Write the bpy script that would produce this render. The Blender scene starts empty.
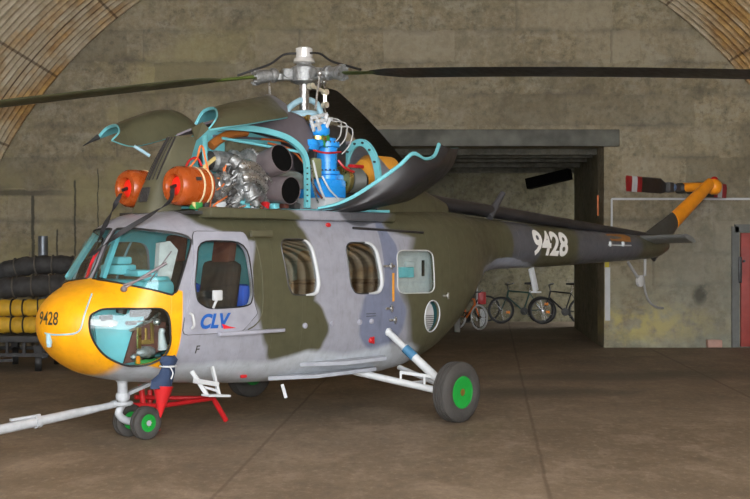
import bpy, bmesh, math, random
import numpy as np
from mathutils import Vector, Matrix
from mathutils.bvhtree import BVHTree
random.seed(5)
V = Vector
PI = math.pi
SC = bpy.context.scene
COL = SC.collection

# ------------------------------------------------------------ survey of the place
FPX = 1200.0
CAMH = 1.70
TH = 0.833                       # the helicopter stands turned by this in the hangar
CX, CY = 8.673, 8.873
CT, ST = math.cos(TH), math.sin(TH)
HX, HY = CX*CT - CY*ST, CX*ST + CY*CT
MH = Matrix.Translation((HX, HY, 0)) @ Matrix.Rotation(TH, 4, 'Z')
MHI = MH.inverted()
def at(u, v, D):                 # a surveyed point of the hangar at depth D
    return V(((u-375)*D/FPX, D, CAMH-(v-249.5)*D/FPX))
def hax(u, v, ax, val):          # a surveyed point in the helicopter's own axes, on the plane ax = val
    o = MHI @ V((0, 0, CAMH)); d = (MHI @ at(u, v, 1.0)) - o
    t = (val-o[ax])/d[ax]
    return o + d*t
def H(u, v, y): return hax(u, v, 1, y)
def floor_at(u, v):
    return at(u, v, CAMH*FPX/(v-249.5))

# ------------------------------------------------------------ node helpers
class NT:
    def __init__(s, name):
        s.m = bpy.data.materials.new(name); s.m.use_nodes = True
        s.t = s.m.node_tree; s.t.nodes.clear()
        s.out = s.t.nodes.new('ShaderNodeOutputMaterial')
        s.tc = s.t.nodes.new('ShaderNodeTexCoord')
        s.obj = s.tc.outputs['Object']
    def n(s, ty, **k):
        x = s.t.nodes.new(ty)
        for a, b in k.items(): setattr(x, a, b)
        return x
    def put(s, sock, v):
        if isinstance(v, bpy.types.NodeSocket): s.t.links.new(v, sock)
        elif isinstance(v, (tuple, list)) and len(v) == 3 and sock.type == 'RGBA': sock.default_value = (*v, 1)
        else: sock.default_value = v
    def math(s, op, a, b=None, c=None, clamp=False):
        x = s.n('ShaderNodeMath', operation=op); x.use_clamp = clamp
        for i, q in enumerate((a, b, c)):
            if q is not None: s.put(x.inputs[i], q)
        return x.outputs[0]
    def xyz(s, vec=None):
        x = s.n('ShaderNodeSeparateXYZ'); s.put(x.inputs[0], vec or s.obj); return x.outputs
    def noise(s, scale, detail=4, rough=.55, vec=None, dist=0.0):
        x = s.n('ShaderNodeTexNoise'); s.put(x.inputs['Vector'], vec or s.obj)
        x.inputs['Scale'].default_value = scale; x.inputs['Detail'].default_value = detail
        x.inputs['Roughness'].default_value = rough; x.inputs['Distortion'].default_value = dist
        return x.outputs[0]
    def mapr(s, v, a, b, c=0.0, d=1.0):
        x = s.n('ShaderNodeMapRange'); s.put(x.inputs[0], v)
        for i, q in enumerate((a, b, c, d)): x.inputs[i+1].default_value = q
        return x.outputs[0]
    def mix(s, f, a, b, mode='MIX'):
        x = s.n('ShaderNodeMix', data_type='RGBA', blend_type=mode)
        s.put(x.inputs[0], f); s.put(x.inputs[6], a); s.put(x.inputs[7], b); return x.outputs[2]
    def scalev(s, sc, vec=None):
        x = s.n('ShaderNodeMapping'); s.put(x.inputs[0], vec or s.obj); x.inputs['Scale'].default_value = sc; return x.outputs[0]
    def bump(s, h, st=.3, dist=.02):
        x = s.n('ShaderNodeBump'); s.put(x.inputs['Height'], h)
        x.inputs['Strength'].default_value = st; x.inputs['Distance'].default_value = dist; return x.outputs[0]
    def bsdf(s, col, rough=.5, metal=0.0, normal=None, spec=.5, **k):
        b = s.n('ShaderNodeBsdfPrincipled')
        s.put(b.inputs['Base Color'], col); s.put(b.inputs['Roughness'], rough); s.put(b.inputs['Metallic'], metal)
        b.inputs['Specular IOR Level'].default_value = spec
        if normal is not None: s.put(b.inputs['Normal'], normal)
        for a, q in k.items(): b.inputs[a.replace('_', ' ')].default_value = q
        s.t.links.new(b.outputs[0], s.out.inputs[0]); return s.m

MATS = {}
def simple(name, col, rough=.5, metal=0.0, var=.15, scale=6, bump=0.0, spec=.5, bscale=60):
    if name in MATS: return MATS[name]
    s = NT(name)
    f = s.mapr(s.noise(scale, 5), .3, .7)
    c = s.mix(f, tuple(x*(1-var) for x in col), tuple(min(1, x*(1+var)) for x in col))
    nb = s.bump(s.noise(bscale, 3), bump) if bump else None
    MATS[name] = s.bsdf(c, s.mapr(s.noise(scale*2.3, 3), .3, .7, max(.03, rough-.06), rough+.06), metal, nb, spec)
    return MATS[name]

def ell(s, x, z, cx, cz, rx, rz, soft=.06):      # 1 inside an ellipse, 0 outside
    a = s.math('MULTIPLY', s.math('SUBTRACT', x, cx), 1/rx)
    b = s.math('MULTIPLY', s.math('SUBTRACT', z, cz), 1/rz)
    d = s.math('SQRT', s.math('ADD', s.math('MULTIPLY', a, a), s.math('MULTIPLY', b, b)))
    return s.mapr(d, 1+soft, 1-soft, 0, 1)
def step(s, v, e, w): return s.mapr(v, e-w, e+w, 0, 1)

GREY = (.285, .29, .335); OLIVE = (.075, .073, .042); BLUEG = (.155, .175, .25); YEL = (.84, .37, .006)
DGREY = (.085, .088, .10)
def camo(name, kind='fuselage'):
    s = NT(name)
    w = s.n('ShaderNodeTexNoise'); s.put(w.inputs['Vector'], s.obj); w.inputs['Scale'].default_value = 1.7; w.inputs['Detail'].default_value = 2
    sv = s.n('ShaderNodeVectorMath', operation='MULTIPLY_ADD'); s.put(sv.inputs[0], w.outputs['Color'])
    sv.inputs[1].default_value = (.3, .3, .22); 
    sb = s.n('ShaderNodeVectorMath', operation='SUBTRACT'); s.put(sb.inputs[0], s.obj); sb.inputs[1].default_value = (.15, .15, .11)
    s.put(sv.inputs[2], sb.outputs[0])
    o = s.xyz(sv.outputs[0]); x, z = o[0], o[2]
    r = s.xyz(); X, Y, Z = r[0], r[1], r[2]
    def mx(*a):
        v = a[0]
        for b in a[1:]: v = s.math('MAXIMUM', v, b)
        return v
    if kind == 'fuselage':
        ol = mx(ell(s, x, z, -1.0, 1.45, .40, .70), ell(s, x, z, -.80, .92, .40, .30), ell(s, x, z, -1.30, 2.0, .62, .20),
                ell(s, x, z, 2.1, 1.25, 1.42, 1.05), ell(s, x, z, 1.5, 2.05, 1.0, .30), step(s, X, 1.6, .1))
        c = s.mix(ol, GREY, OLIVE)
        c = s.mix(ell(s, x, z, .38, 1.03, .32, .36), c, BLUEG)
        c = s.mix(ell(s, x, z, .50, 1.55, .10, .45), c, BLUEG)
        c = s.mix(ell(s, x, z, .25, 2.08, .40, .16), c, DGREY)
        c = s.mix(mx(ell(s, x, z, 3.6, 1.75, .32, .5), ell(s, x, z, 5.7, 1.75, .9, .5)), c, DGREY)
        c = s.mix(ell(s, x, z, 3.15, 1.47, .7, .11), c, (.25, .27, .32))
        # pale belly with a wavy edge
        c = s.mix(s.math('MULTIPLY', step(s, z, .70, -.03), step(s, X, 1.0, -.1)), c, (.42, .45, .49))
        # yellow nose
        ztop = s.math('ADD', s.math('MULTIPLY', s.math('ADD', X, 2.5), -.25), 1.425)
        y = s.math('MULTIPLY', step(s, s.math('SUBTRACT', ztop, Z), 0, .006), step(s, X, -2.17, -.006))
        gb = s.math('MULTIPLY', step(s, s.math('ADD', Z, s.math('MULTIPLY', s.math('ADD', X, 2.2), .25)), .66, -.01), step(s, X, -2.62, .05))
        y = s.math('MULTIPLY', y, s.math('SUBTRACT', 1.0, gb))
        c = s.mix(y, c, YEL)
    elif kind == 'cowl':
        c = s.mix(ell(s, x, z, -.25, 3.1, .42, .35), OLIVE, (.2, .2, .24))
    n1 = s.noise(9, 6, .6)
    c = s.mix(s.mapr(n1, .35, .75), c, s.mix(.88, c, (.05, .045, .035), 'MULTIPLY') if False else s.mix(1.0, c, (.80, .80, .78), 'MULTIPLY'))
    st = s.noise(3, 5, .6, s.scalev((9, 9, 1.2)))
    c = s.mix(s.mapr(st, .55, .8, 0, .45), c, s.mix(1.0, c, (.55, .53, .5), 'MULTIPLY'))
    # rivet rows and panel joints
    gx = s.math('PINGPONG', X, .19); j = s.mapr(gx, .0, .004, 0, 1)
    nb = s.bump(s.math('ADD', s.mapr(s.noise(90, 2), 0, 1, 0, .15), j), .35, .004)
    return s.bsdf(c, s.mapr(n1, .3, .7, .30, .44), 0, nb, .5)

# ------------------------------------------------------------ mesh helpers
class G:
    def __init__(s): s.b = bmesh.new(); s.mi = 0
    def f(s, vs):
        try:
            x = s.b.faces.new(vs); x.material_index = s.mi; return x
        except ValueError: return None
    def grid(s, rows, closed=False, flip=False):
        vv = [[s.b.verts.new(p) for p in r] for r in rows]
        n = len(rows[0])
        for i in range(len(rows)-1):
            for j in range(n if closed else n-1):
                q = [vv[i][j], vv[i][(j+1) % n], vv[i+1][(j+1) % n], vv[i+1][j]]
                s.f(q[::-1] if flip else q)
        return vv
    def tube(s, pts, r, seg=8, caps=True, closed=False):
        pts = [V(p) for p in pts]; n = len(pts)
        rs = r if isinstance(r, (list, tuple)) else [r]*n
        rows = []; up = None
        for i in range(n):
            if closed: t = pts[(i+1) % n]-pts[i-1]
            else: t = pts[min(i+1, n-1)]-pts[max(i-1, 0)]
            if t.length < 1e-9: t = V((0, 0, 1))
            t.normalize()
            if up is None:
                a = V((0, 0, 1)) if abs(t.z) < .9 else V((1, 0, 0))
                up = (a - t*a.dot(t)).normalized()
            else:
                up = up - t*up.dot(t)
                up = up.normalized() if up.length > 1e-6 else t.orthogonal().normalized()
            bi = t.cross(up)
            rows.append([pts[i]+(up*math.cos(2*PI*k/seg)+bi*math.sin(2*PI*k/seg))*rs[i] for k in range(seg)])
        if closed: rows.append(rows[0])
        vv = s.grid(rows, True)
        if caps and not closed: s.f(vv[0][::-1]); s.f(vv[-1])
        return s
    def cyl(s, a, b, r, seg=16, r2=None): return s.tube([a, b], [r, r if r2 is None else r2], seg)
    def lathe(s, prof, o, axis, seg=24, closed=False):      # prof = (radius, distance along axis)
        o = V(o); ax = V(axis).normalized(); u = ax.orthogonal().normalized(); w = ax.cross(u)
        rows = [[o+ax*h+(u*math.cos(2*PI*k/seg)+w*math.sin(2*PI*k/seg))*max(r, 1e-4) for k in range(seg)] for r, h in prof]
        vv = s.grid(rows, True)
        if not closed:
            s.f(vv[0][::-1]); s.f(vv[-1])
        return s
    def box(s, c, d, rot=None, bev=0.0, taper=1.0):
        c = V(c); hx, hy, hz = d[0]/2, d[1]/2, d[2]/2
        R = rot if rot is not None else Matrix.Identity(3)
        if not isinstance(R, Matrix): R = Matrix.Rotation(R, 3, 'Z')
        vs = []
        for z in (-1, 1):
            k = taper if z > 0 else 1
            for x, y in ((-1, -1), (1, -1), (1, 1), (-1, 1)):
                vs.append(s.b.verts.new(c + R @ V((x*hx*k, y*hy*k, z*hz))))
        fs = [s.f([vs[i] for i in q]) for q in ((3, 2, 1, 0), (4, 5, 6, 7), (0, 1, 5, 4), (1, 2, 6, 5), (2, 3, 7, 6), (3, 0, 4, 7))]
        if bev:
            es = list({e for f in fs for e in f.edges})
            bmesh.ops.bevel(s.b, geom=es, offset=bev, segments=2, profile=.5, affect='EDGES', clamp_overlap=True)
        return s
    def bar(s, a, b, w, h, up=(0, 0, 1), bev=0.0):           # a rectangular bar from a to b
        a, b = V(a), V(b); t = (b-a); L = t.length; t.normalize(); u = V(up); u = u-t*u.dot(t)
        if u.length < 1e-4: u = t.orthogonal()
        u.normalize(); q = u.cross(t)
        R = Matrix((t, q, u)).transposed()
        return s.box((a+b)/2, (L, w, h), R, bev)
    def prism(s, poly, vec):
        vec = V(vec); a = [s.b.verts.new(V(p)) for p in poly]; b = [s.b.verts.new(V(p)+vec) for p in poly]
        s.f(a[::-1]); s.f(b); n = len(poly)
        for i in range(n): s.f([a[i], a[(i+1) % n], b[(i+1) % n], b[i]])
        return s
    def ball(s, c, r, seg=16, sc=(1, 1, 1)):
        rows = []
        for i in range(1, seg//2):
            t = PI*i/(seg//2)
            rows.append([V(c)+V((math.sin(t)*math.cos(2*PI*k/seg)*r*sc[0], math.sin(t)*math.sin(2*PI*k/seg)*r*sc[1], -math.cos(t)*r*sc[2])) for k in range(seg)])
        vv = s.grid(rows, True); s.f(vv[0][::-1]); s.f(vv[-1]); return s
    def torus(s, c, axis, R, r, seg=32, sg=10, arc=None):
        ax = V(axis).normalized(); u = ax.orthogonal().normalized(); w = ax.cross(u)
        return s.tube([V(c)+(u*math.cos(2*PI*k/seg)+w*math.sin(2*PI*k/seg))*R for k in range(seg)], r, sg, closed=True)
    def plate(s, rows, th, mi_in=0):                         # a curved sheet with real thickness
        nr, nc = len(rows), len(rows[0])
        P = [[V(p) for p in r] for r in rows]
        N = [[None]*nc for _ in range(nr)]
        for i in range(nr):
            for j in range(nc):
                a = P[min(i+1, nr-1)][j]-P[max(i-1, 0)][j]; b = P[i][min(j+1, nc-1)]-P[i][max(j-1, 0)]
                n = a.cross(b); N[i][j] = n.normalized() if n.length > 1e-9 else V((0, 0, 1))
        m = s.mi
        A = s.grid(P)
        s.mi = mi_in
        B = s.grid([[P[i][j]+N[i][j]*th for j in range(nc)] for i in range(nr)], flip=True)
        for i in range(nr-1):
            s.f([A[i][0], A[i+1][0], B[i+1][0], B[i][0]]); s.f([A[i+1][-1], A[i][-1], B[i][-1], B[i+1][-1]])
        for j in range(nc-1):
            s.f([A[0][j+1], A[0][j], B[0][j], B[0][j+1]]); s.f([A[-1][j], A[-1][j+1], B[-1][j+1], B[-1][j]])
        s.mi = m; return s

def cat(pts, n=6):                                           # smooth curve through points
    pts = [V(p) for p in pts]; out = []
    for i in range(len(pts)-1):
        p0, p1, p2, p3 = pts[max(i-1, 0)], pts[i], pts[i+1], pts[min(i+2, len(pts)-1)]
        for k in range(n):
            t = k/n
            out.append(.5*((2*p1)+(p2-p0)*t+(2*p0-5*p1+4*p2-p3)*t*t+(3*p1-p0-3*p2+p3)*t**3))
    out.append(pts[-1]); return out
def catgrid(rows, n=5, m=5):
    a = [cat(r, m) for r in rows]
    c = [cat([r[j] for r in a], n) for j in range(len(a[0]))]
    return [[c[j][i] for j in range(len(c))] for i in range(len(c[0]))]

ROOTM = {}
def tag(o, label=None, cat=None, group=None, kind=None):
    if label: o['label'] = label
    if cat: o['category'] = cat
    if group: o['group'] = group
    if kind: o['kind'] = kind
    return o
def empty(name, M, label, cat, group=None):
    o = bpy.data.objects.new(name, None); COL.objects.link(o); o.matrix_world = M; o.empty_display_size = .2
    ROOTM[o.name] = M
    return tag(o, label, cat, group)
def finish(b, sharp=38):
    bmesh.ops.remove_doubles(b, verts=b.verts, dist=1e-6)
    bmesh.ops.recalc_face_normals(b, faces=b.faces)
    ca = math.cos(math.radians(sharp))
    for f in b.faces: f.smooth = True
    for e in b.edges:
        if len(e.link_faces) == 2: e.smooth = e.link_faces[0].normal.dot(e.link_faces[1].normal) > ca
        else: e.smooth = False
def build(name, g, mat, parent=None, space='heli', label=None, sharp=38, recalc=True, keep=False):
    """g holds coordinates in the helicopter's axes or in the hangar's; the object gets its own origin"""
    b = g.b
    if recalc: finish(b, sharp)
    W = MH if space == 'heli' else Matrix.Identity(4)
    if parent is not None:
        r = parent
        while r.parent: r = r.parent
        T = ROOTM[r.name].inverted() @ W
        loc = None
    else:
        if W is MH or space == 'heli': b.transform(MH)
        zs = min(v.co.z for v in b.verts); xs = sum(v.co.x for v in b.verts)/len(b.verts); ys = sum(v.co.y for v in b.verts)/len(b.verts)
        loc = V((0, 0, 0)) if keep else V((xs, ys, zs)); T = Matrix.Translation(-loc)
    b.transform(T)
    me = bpy.data.meshes.new(name); b.to_mesh(me); b.free()
    for m in (mat if isinstance(mat, (list, tuple)) else [mat]): me.materials.append(m)
    o = bpy.data.objects.new(name, me); COL.objects.link(o)
    if parent is not None: o.parent = parent
    else: o.location = loc
    if label: o['label'] = label
    return o
def at_base(x, y, z=0, rz=TH, space='heli'):
    p = MH @ V((x, y, z)) if space == 'heli' else V((x, y, z))
    return Matrix.Translation(p) @ Matrix.Rotation(rz, 4, 'Z')
def tmpobj(g, mats=()):
    bmesh.ops.recalc_face_normals(g.b, faces=g.b.faces)
    me = bpy.data.meshes.new('tmp'); g.b.to_mesh(me); g.b.free()
    for m in mats: me.materials.append(m)
    o = bpy.data.objects.new('tmp', me); COL.objects.link(o); return o
def boolean(base, cuts, op='DIFFERENCE'):                    # returns a bmesh; the temporary objects are removed
    for c in cuts:
        md = base.modifiers.new('b', 'BOOLEAN'); md.object = c; md.operation = op; md.solver = 'EXACT'
    dg = bpy.context.evaluated_depsgraph_get(); dg.update()
    me = bpy.data.meshes.new_from_object(base.evaluated_get(dg))
    b = bmesh.new(); b.from_mesh(me); bpy.data.meshes.remove(me)
    return b
def kill(*os):
    for o in os:
        m = o.data; bpy.data.objects.remove(o)
        if m: bpy.data.meshes.remove(m)
def text_mesh(txt, size, bold=0.0, shear=0.0, xs=1.0, res=4):
    cu = bpy.data.curves.new('t', 'FONT'); cu.body = txt; cu.size = size; cu.offset = bold; cu.shear = shear; cu.resolution_u = res
    o = bpy.data.objects.new('t', cu); COL.objects.link(o)
    dg = bpy.context.evaluated_depsgraph_get(); dg.update()
    me = bpy.data.meshes.new_from_object(o.evaluated_get(dg)); b = bmesh.new(); b.from_mesh(me)
    bpy.data.objects.remove(o); bpy.data.curves.remove(cu); bpy.data.meshes.remove(me)
    x0 = min(v.co.x for v in b.verts); x1 = max(v.co.x for v in b.verts); y0 = min(v.co.y for v in b.verts); y1 = max(v.co.y for v in b.verts)
    for v in b.verts: v.co.x = (v.co.x-(x0+x1)/2)*xs; v.co.y -= (y0+y1)/2
    return b
# ------------------------------------------------------------ materials
M_fus = camo('camouflage_paint')
M_cowl = camo('cowl_paint', 'cowl')
M_grey = simple('grey_paint', (.285, .29, .335), .36)
M_cyan = simple('cyan_primer', (.15, .47, .52), .45, var=.10)
M_sky = simple('bright_blue_paint', (.02, .27, .72), .3)
M_pale = simple('pale_blue_paint', (.30, .47, .55), .4)
M_white = simple('white_paint', (.47, .49, .50), .4, var=.08)
M_bar = simple('tow_bar_paint', (.38, .40, .42), .45, var=.15, scale=14)
M_black = simple('black_rubber', (.012, .012, .012), .55)
M_tyre = simple('tyre_rubber', (.045, .042, .038), .8, bump=.3)
M_tread = simple('tyre_dust', (.16, .14, .11), .9, bump=.4)
M_hub = simple('green_hub', (.008, .26, .035), .4)
M_red = simple('red_paint', (.45, .012, .015), .4)
M_steel = simple('bare_steel', (.42, .42, .41), .30, .85, var=.3, scale=25)
M_alu = simple('cast_aluminium', (.27, .28, .28), .40, .6, var=.35, scale=22, bump=.4)
M_dark = simple('dark_metal', (.06, .06, .06), .45, .5, var=.4)
M_exh = simple('exhaust_tube', (.15, .125, .13), .5, .2, var=.2)
M_soot = simple('soot', (.002, .002, .002), .9, spec=.1)
M_inlet = simple('orange_inlet', (.33, .062, .010), .28, 0, var=.12)
M_plug = simple('red_plug', (.85, .02, .01), .35)
M_tank = simple('orange_tank', (.62, .27, .03), .4)
M_brass = simple('brass', (.55, .38, .12), .3, .9)
M_wire = simple('orange_wire', (.62, .16, .04), .5)
M_olive = simple('olive_paint', (.082, .078, .046), .4)
M_mauve = simple('sooty_cowl_skin', (.12, .105, .12), .42, var=.3, scale=3)
M_under = simple('dark_door_skin', (.022, .021, .023), .40, var=.3, scale=4)
M_bladeb = simple('black_blade', (.014, .014, .014), .4)
M_bladeg = simple('olive_blade', (.075, .078, .04), .4)
M_broot = simple('green_blade_root', (.07, .10, .02), .4)
M_tail_or = simple('orange_paint', (.78, .27, .012), .35, var=.1)
M_cloth_b = simple('blue_cloth', (.018, .035, .08), .85)
M_seat = simple('dark_upholstery', (.022, .015, .012), .85, var=.4)
M_brown = simple('brown_interior', (.10, .03, .02), .7, var=.4)
M_lining = simple('grey_lining', (.42, .42, .41), .7, var=.12, scale=14)
M_strap = simple('black_strap', (.015, .015, .017), .7)
M_greenp = simple('green_box_paint', (.03, .22, .05), .5)
M_logo_b = simple('logo_blue', (.01, .09, .36), .4, var=.02)
M_logo_r = simple('logo_red', (.65, .02, .03), .4, var=.02)
M_num_w = simple('white_numerals', (.78, .78, .75), .5, var=.05)
M_num_b = simple('black_numerals', (.03, .03, .025), .5, var=.05)
M_label = simple('orange_stencil', (.60, .27, .03), .5)
def glass(name, tint=(.93, .97, .97), f0=.05, k=.55):
    s = NT(name)
    lw = s.n('ShaderNodeLayerWeight'); lw.inputs[0].default_value = .5
    fr = s.math('ADD', s.math('MULTIPLY', s.math('POWER', lw.outputs['Facing'], 3.0), k), f0, clamp=True)
    t = s.n('ShaderNodeBsdfTransparent'); t.inputs[0].default_value = (*tint, 1)
    g = s.n('ShaderNodeBsdfGlossy'); g.inputs['Roughness'].default_value = .03
    m = s.n('ShaderNodeMixShader'); s.put(m.inputs[0], fr)
    s.t.links.new(t.outputs[0], m.inputs[1]); s.t.links.new(g.outputs[0], m.inputs[2]); s.t.links.new(m.outputs[0], s.out.inputs[0])
    return s.m
M_glass = glass('window_glass', k=.38, f0=.04)
M_glass2 = glass('cabin_glass', (.72, .74, .72), .28, .5)

# ------------------------------------------------------------ the fuselage body
def pchip(xs, ys):
    xs, ys = np.array(xs, float), np.array(ys, float); h = np.diff(xs); d = np.diff(ys)/h; m = np.zeros(len(xs))
    for i in range(1, len(xs)-1):
        if d[i-1]*d[i] > 0:
            w1, w2 = 2*h[i]+h[i-1], h[i]+2*h[i-1]; m[i] = (w1+w2)/(w1/d[i-1]+w2/d[i])
    m[0], m[-1] = d[0], d[-1]
    def f(x):
        i = int(min(max(np.searchsorted(xs, x)-1, 0), len(xs)-2)); t = (x-xs[i])/h[i]; t = min(max(t, 0), 1)
        return float((2*t**3-3*t*t+1)*ys[i]+(t**3-2*t*t+t)*h[i]*m[i]+(-2*t**3+3*t*t)*ys[i+1]+(t**3-t*t)*h[i]*m[i+1])
    return f
ZT = pchip([-3.05, -3.03, -2.97, -2.87, -2.74, -2.61, -2.55, -2.43, -2.30, -2.10, -1.7, -1.0, .8, 1.5, 2.2, 2.8, 3.5, 5.2, 7.2, 7.5],
           [1.08, 1.17, 1.26, 1.335, 1.40, 1.44, 1.53, 1.78, 1.93, 2.02, 2.075, 2.10, 2.13, 2.14, 2.13, 2.09, 2.05, 1.97, 1.88, 1.84])
ZB = pchip([-3.05, -3.03, -2.97, -2.82, -2.6, -2.25, -1.8, -1.0, .6, 1.0, 1.4, 1.8, 2.2, 2.5, 2.8, 3.3, 4.3, 6, 7.2, 7.5],
           [1.08, .96, .85, .71, .60, .525, .485, .425, .385, .42, .52, .70, .95, 1.17, 1.385, 1.46, 1.475, 1.53, 1.58, 1.66])
def _w(x):
    if x < -1.95: return .75*math.sqrt(max(0, 1-((x+1.95)/1.10)**2))
    return WW(x)
WW = pchip([-1.95, -1.5, .6, 1.0, 1.4, 1.8, 2.2, 2.6, 3.0, 3.6, 5, 7.2, 7.5], [.75, .76, .76, .75, .725, .665, .565, .42, .305, .285, .24, .16, .10])
NN = pchip([-3.05, -2.6, -2.0, -1.5, .8, 2.0, 2.8, 7.5], [2.1, 2.3, 2.9, 3.4, 3.4, 2.9, 2.1, 2.0])
def section(x, off=0.0):
    zt, zb, w = ZT(x)-off, ZB(x)+off, _w(x)-off
    return (zt+zb)/2, max((zt-zb)/2, .002), max(w, .002), NN(x)
def loft(x0, x1, off=0.0, nx=150, na=72, fine=True):
    xs = []
    for i in range(nx+1):
        t = i/nx; xs.append(x0+(x1-x0)*(t**1.6 if fine else t))
    rows = []
    for x in xs:
        zc, h, w, n = section(x, off); r = []
        for k in range(na):
            a = 2*PI*(k+.5)/na; c, s_ = math.cos(a), math.sin(a)
            r.append(V((x, w*math.copysign(abs(c)**(2/n), c), zc+h*math.copysign(abs(s_)**(2/n), s_))))
        rows.append(r)
    return rows
def surf_y(x, z, off=0.0):                                   # port side is negative y
    zc, h, w, n = section(x, off); q = min(abs(z-zc)/h, .999)
    return -w*(1-q**n)**(1/n)
def loft_g(x0, x1, off, mi=0, g=None, flip=False, nx=150, na=72, fine=True):
    g = g or G(); g.mi = mi
    vv = g.grid(loft(x0, x1, off, nx, na, fine), True, flip)
    g.f(vv[0] if flip else vv[0][::-1]); g.f(vv[-1][::-1] if flip else vv[-1]); g.mi = 0
    return g
_g = loft_g(-3.049, 7.5, 0); _g.b.normal_update(); BV = BVHTree.FromBMesh(_g.b)
def on_skin(u, v, lift=0.0):                                 # where a sight line meets the body
    o = MHI @ V((0, 0, CAMH)); d = ((MHI @ at(u, v, 1)) - o).normalized()
    h = BV.ray_cast(o, d)
    if h[0] is None: raise ValueError('miss %s %s' % (u, v))
    return h[0]+(h[1] if h[1].dot(d) < 0 else -h[1])*lift
def skin_at(p, n, lift=0.0):
    n = V(n).normalized(); h = BV.ray_cast(V(p)-n*3, n)
    if h[0] is None: return V(p)
    nn = h[1] if h[1].dot(n) < 0 else -h[1]
    return h[0]+nn*lift
def rounded(poly, k=5, cut=.28):                             # rounds the corners of a polygon
    out = []; n = len(poly)
    for i in range(n):
        a, b, c = V(poly[i-1]), V(poly[i]), V(poly[(i+1) % n])
        p, q = b.lerp(a, cut), b.lerp(c, cut)
        for j in range(k+1):
            t = j/k; out.append(p*(1-t)**2+b*2*t*(1-t)+q*t*t)
    return out
def xz(poly, y=-.75): return [V((x, y, z)) for x, z in poly]

WIN = {
 'door': rounded(xz([(-1.97, 1.78), (-2.06, 1.42), (-2.03, 1.25), (-1.90, 1.18), (-1.43, 1.19), (-1.39, 1.30), (-1.45, 1.77)]), 4, .3),
 'w1': rounded(xz([(-1.03, 1.80), (-.95, 1.36), (-.89, 1.27), (-.57, 1.27), (-.53, 1.38), (-.62, 1.80)]), 5, .3),
 'w2': rounded(xz([(-.16, 1.77), (-.11, 1.36), (-.03, 1.26), (.32, 1.26), (.38, 1.36), (.29, 1.77)]), 5, .3),
 'w3': rounded(xz([(.60, 1.69), (.60, 1.25), (1.22, 1.24), (1.20, 1.69)]), 6, .2),
}
def mirror(ps): return [V((p.x, -p.y, p.z)) for p in ps][::-1]
def cutter_y(ps, y0, y1, mats=()):
    g = G(); g.prism([V((p.x, y0, p.z)) for p in ps], (0, y1-y0, 0)); return tmpobj(g, mats)
CH = [on_skin(u, v) for u, v in [(90, 317), (97, 311.5), (106, 308.8), (130, 308.5), (156, 308.5), (165, 311), (169.4, 319), (170.5, 333), (170, 345), (164.5, 356), (152, 363.5), (138, 366), (126, 365.5), (107, 357), (96, 345), (90, 331)]]
WS = [on_skin(u, v) for u, v in [(95, 279), (94, 274), (109, 235), (114, 230), (121, 228.3), (150, 230), (182, 234.5), (189, 238), (191, 243), (186, 262), (178, 288), (174, 293), (168, 294), (140, 287.5), (110, 281.5)]]
WS = [V((p.x, min(p.y, -.03), p.z)) for p in WS]
def outline(ps, n):                                          # densify and drop on the skin along n
    out = []; return [skin_at(p, n) for p in smooth_loop(ps, 4)]
    for i in range(len(ps)):
        a, b = ps[i], ps[(i+1) % len(ps)]
        for k in range(4): out.append(skin_at(a.lerp(b, k/4), n))
    return out
def smooth_loop(ps, k):
    q = cat([ps[-1]]+list(ps)+[ps[0], ps[1]], k); return q[k:-k-1]
def avgn(ps):
    c = sum(ps, V())/len(ps); n = V()
    for i in range(len(ps)): n += (ps[i]-c).cross(ps[(i+1) % len(ps)]-c)
    return n.normalized()
def nprism(ps, d=.25, grow=1.0, mats=()):
    ps = smooth_loop(ps, 3)
    n = avgn(ps); c = sum(ps, V())/len(ps); q = [c+(p-c)*grow for p in ps]
    g = G(); g.prism([p-n*d for p in q], n*(2*d)); return tmpobj(g, mats)
QW = [on_skin(u, v) for u, v in []]

heli = empty('helicopter', MH, 'camouflaged grey and olive helicopter with an orange nose, parked with its engine cowlings open', 'helicopter')

sh = loft_g(-3.049, 7.5, 0, 0)
loft_g(-2.99, 2.7, .035, 1, g=sh, flip=True, nx=110)
b_ = sh.b; me = bpy.data.meshes.new('tmp'); b_.to_mesh(me); b_.free(); me.materials.append(M_fus); me.materials.append(M_cyan)
base = bpy.data.objects.new('tmp', me); COL.objects.link(base)
cuts = []
for k, p in WIN.items():
    if k == 'door': cuts += [cutter_y(p, -1.2, -.3), cutter_y(p, .3, 1.2)]
    else: cuts += [cutter_y(p, -1.2, -.3), cutter_y(p, .3, 1.2)]
cuts += [nprism(CH), nprism(mirror(CH)), nprism(WS), nprism(mirror(WS))]
# porthole low on the rear
ph = [V((1.19+.135*math.cos(2*PI*k/24), 0, .99+.165*math.sin(2*PI*k/24))) for k in range(24)]
cuts.append(cutter_y(ph, -1.2, -.3))
# engine deck opening in the roof
g = G(); g.box((-.55, 0, 2.15), (1.9, .78, .4)); deckcut = tmpobj(g)
res = boolean(base, cuts)
gg = G(); gg.b.free(); gg.b = res
fus = build('fuselage', gg, [M_fus, M_cyan], heli, recalc=True, sharp=35)
kill(base, deckcut)

def pane(name, cut, parent, mat=M_glass, off=.010, th=.006, x0=-3.03, x1=1.8):
    gA = loft_g(x0, x1, off, 0, nx=110); loft_g(x0+.01, x1-.01, off+th, 0, g=gA, flip=True, nx=110)
    ob = tmpobj_keep(gA); r = boolean(ob, [cut], 'INTERSECT'); kill(ob)
    q = G(); q.b.free(); q.b = r
    return build(name, q, mat, parent)
def tmpobj_keep(g):
    me = bpy.data.meshes.new('tmp'); g.b.to_mesh(me); g.b.free(); o = bpy.data.objects.new('tmp', me); COL.objects.link(o); return o
def seal(name, pts, mat, parent, r=.008, label=None):
    g = G(); g.tube(pts, r, 6, closed=True); return build(name, g, mat, parent, label=label)
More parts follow.
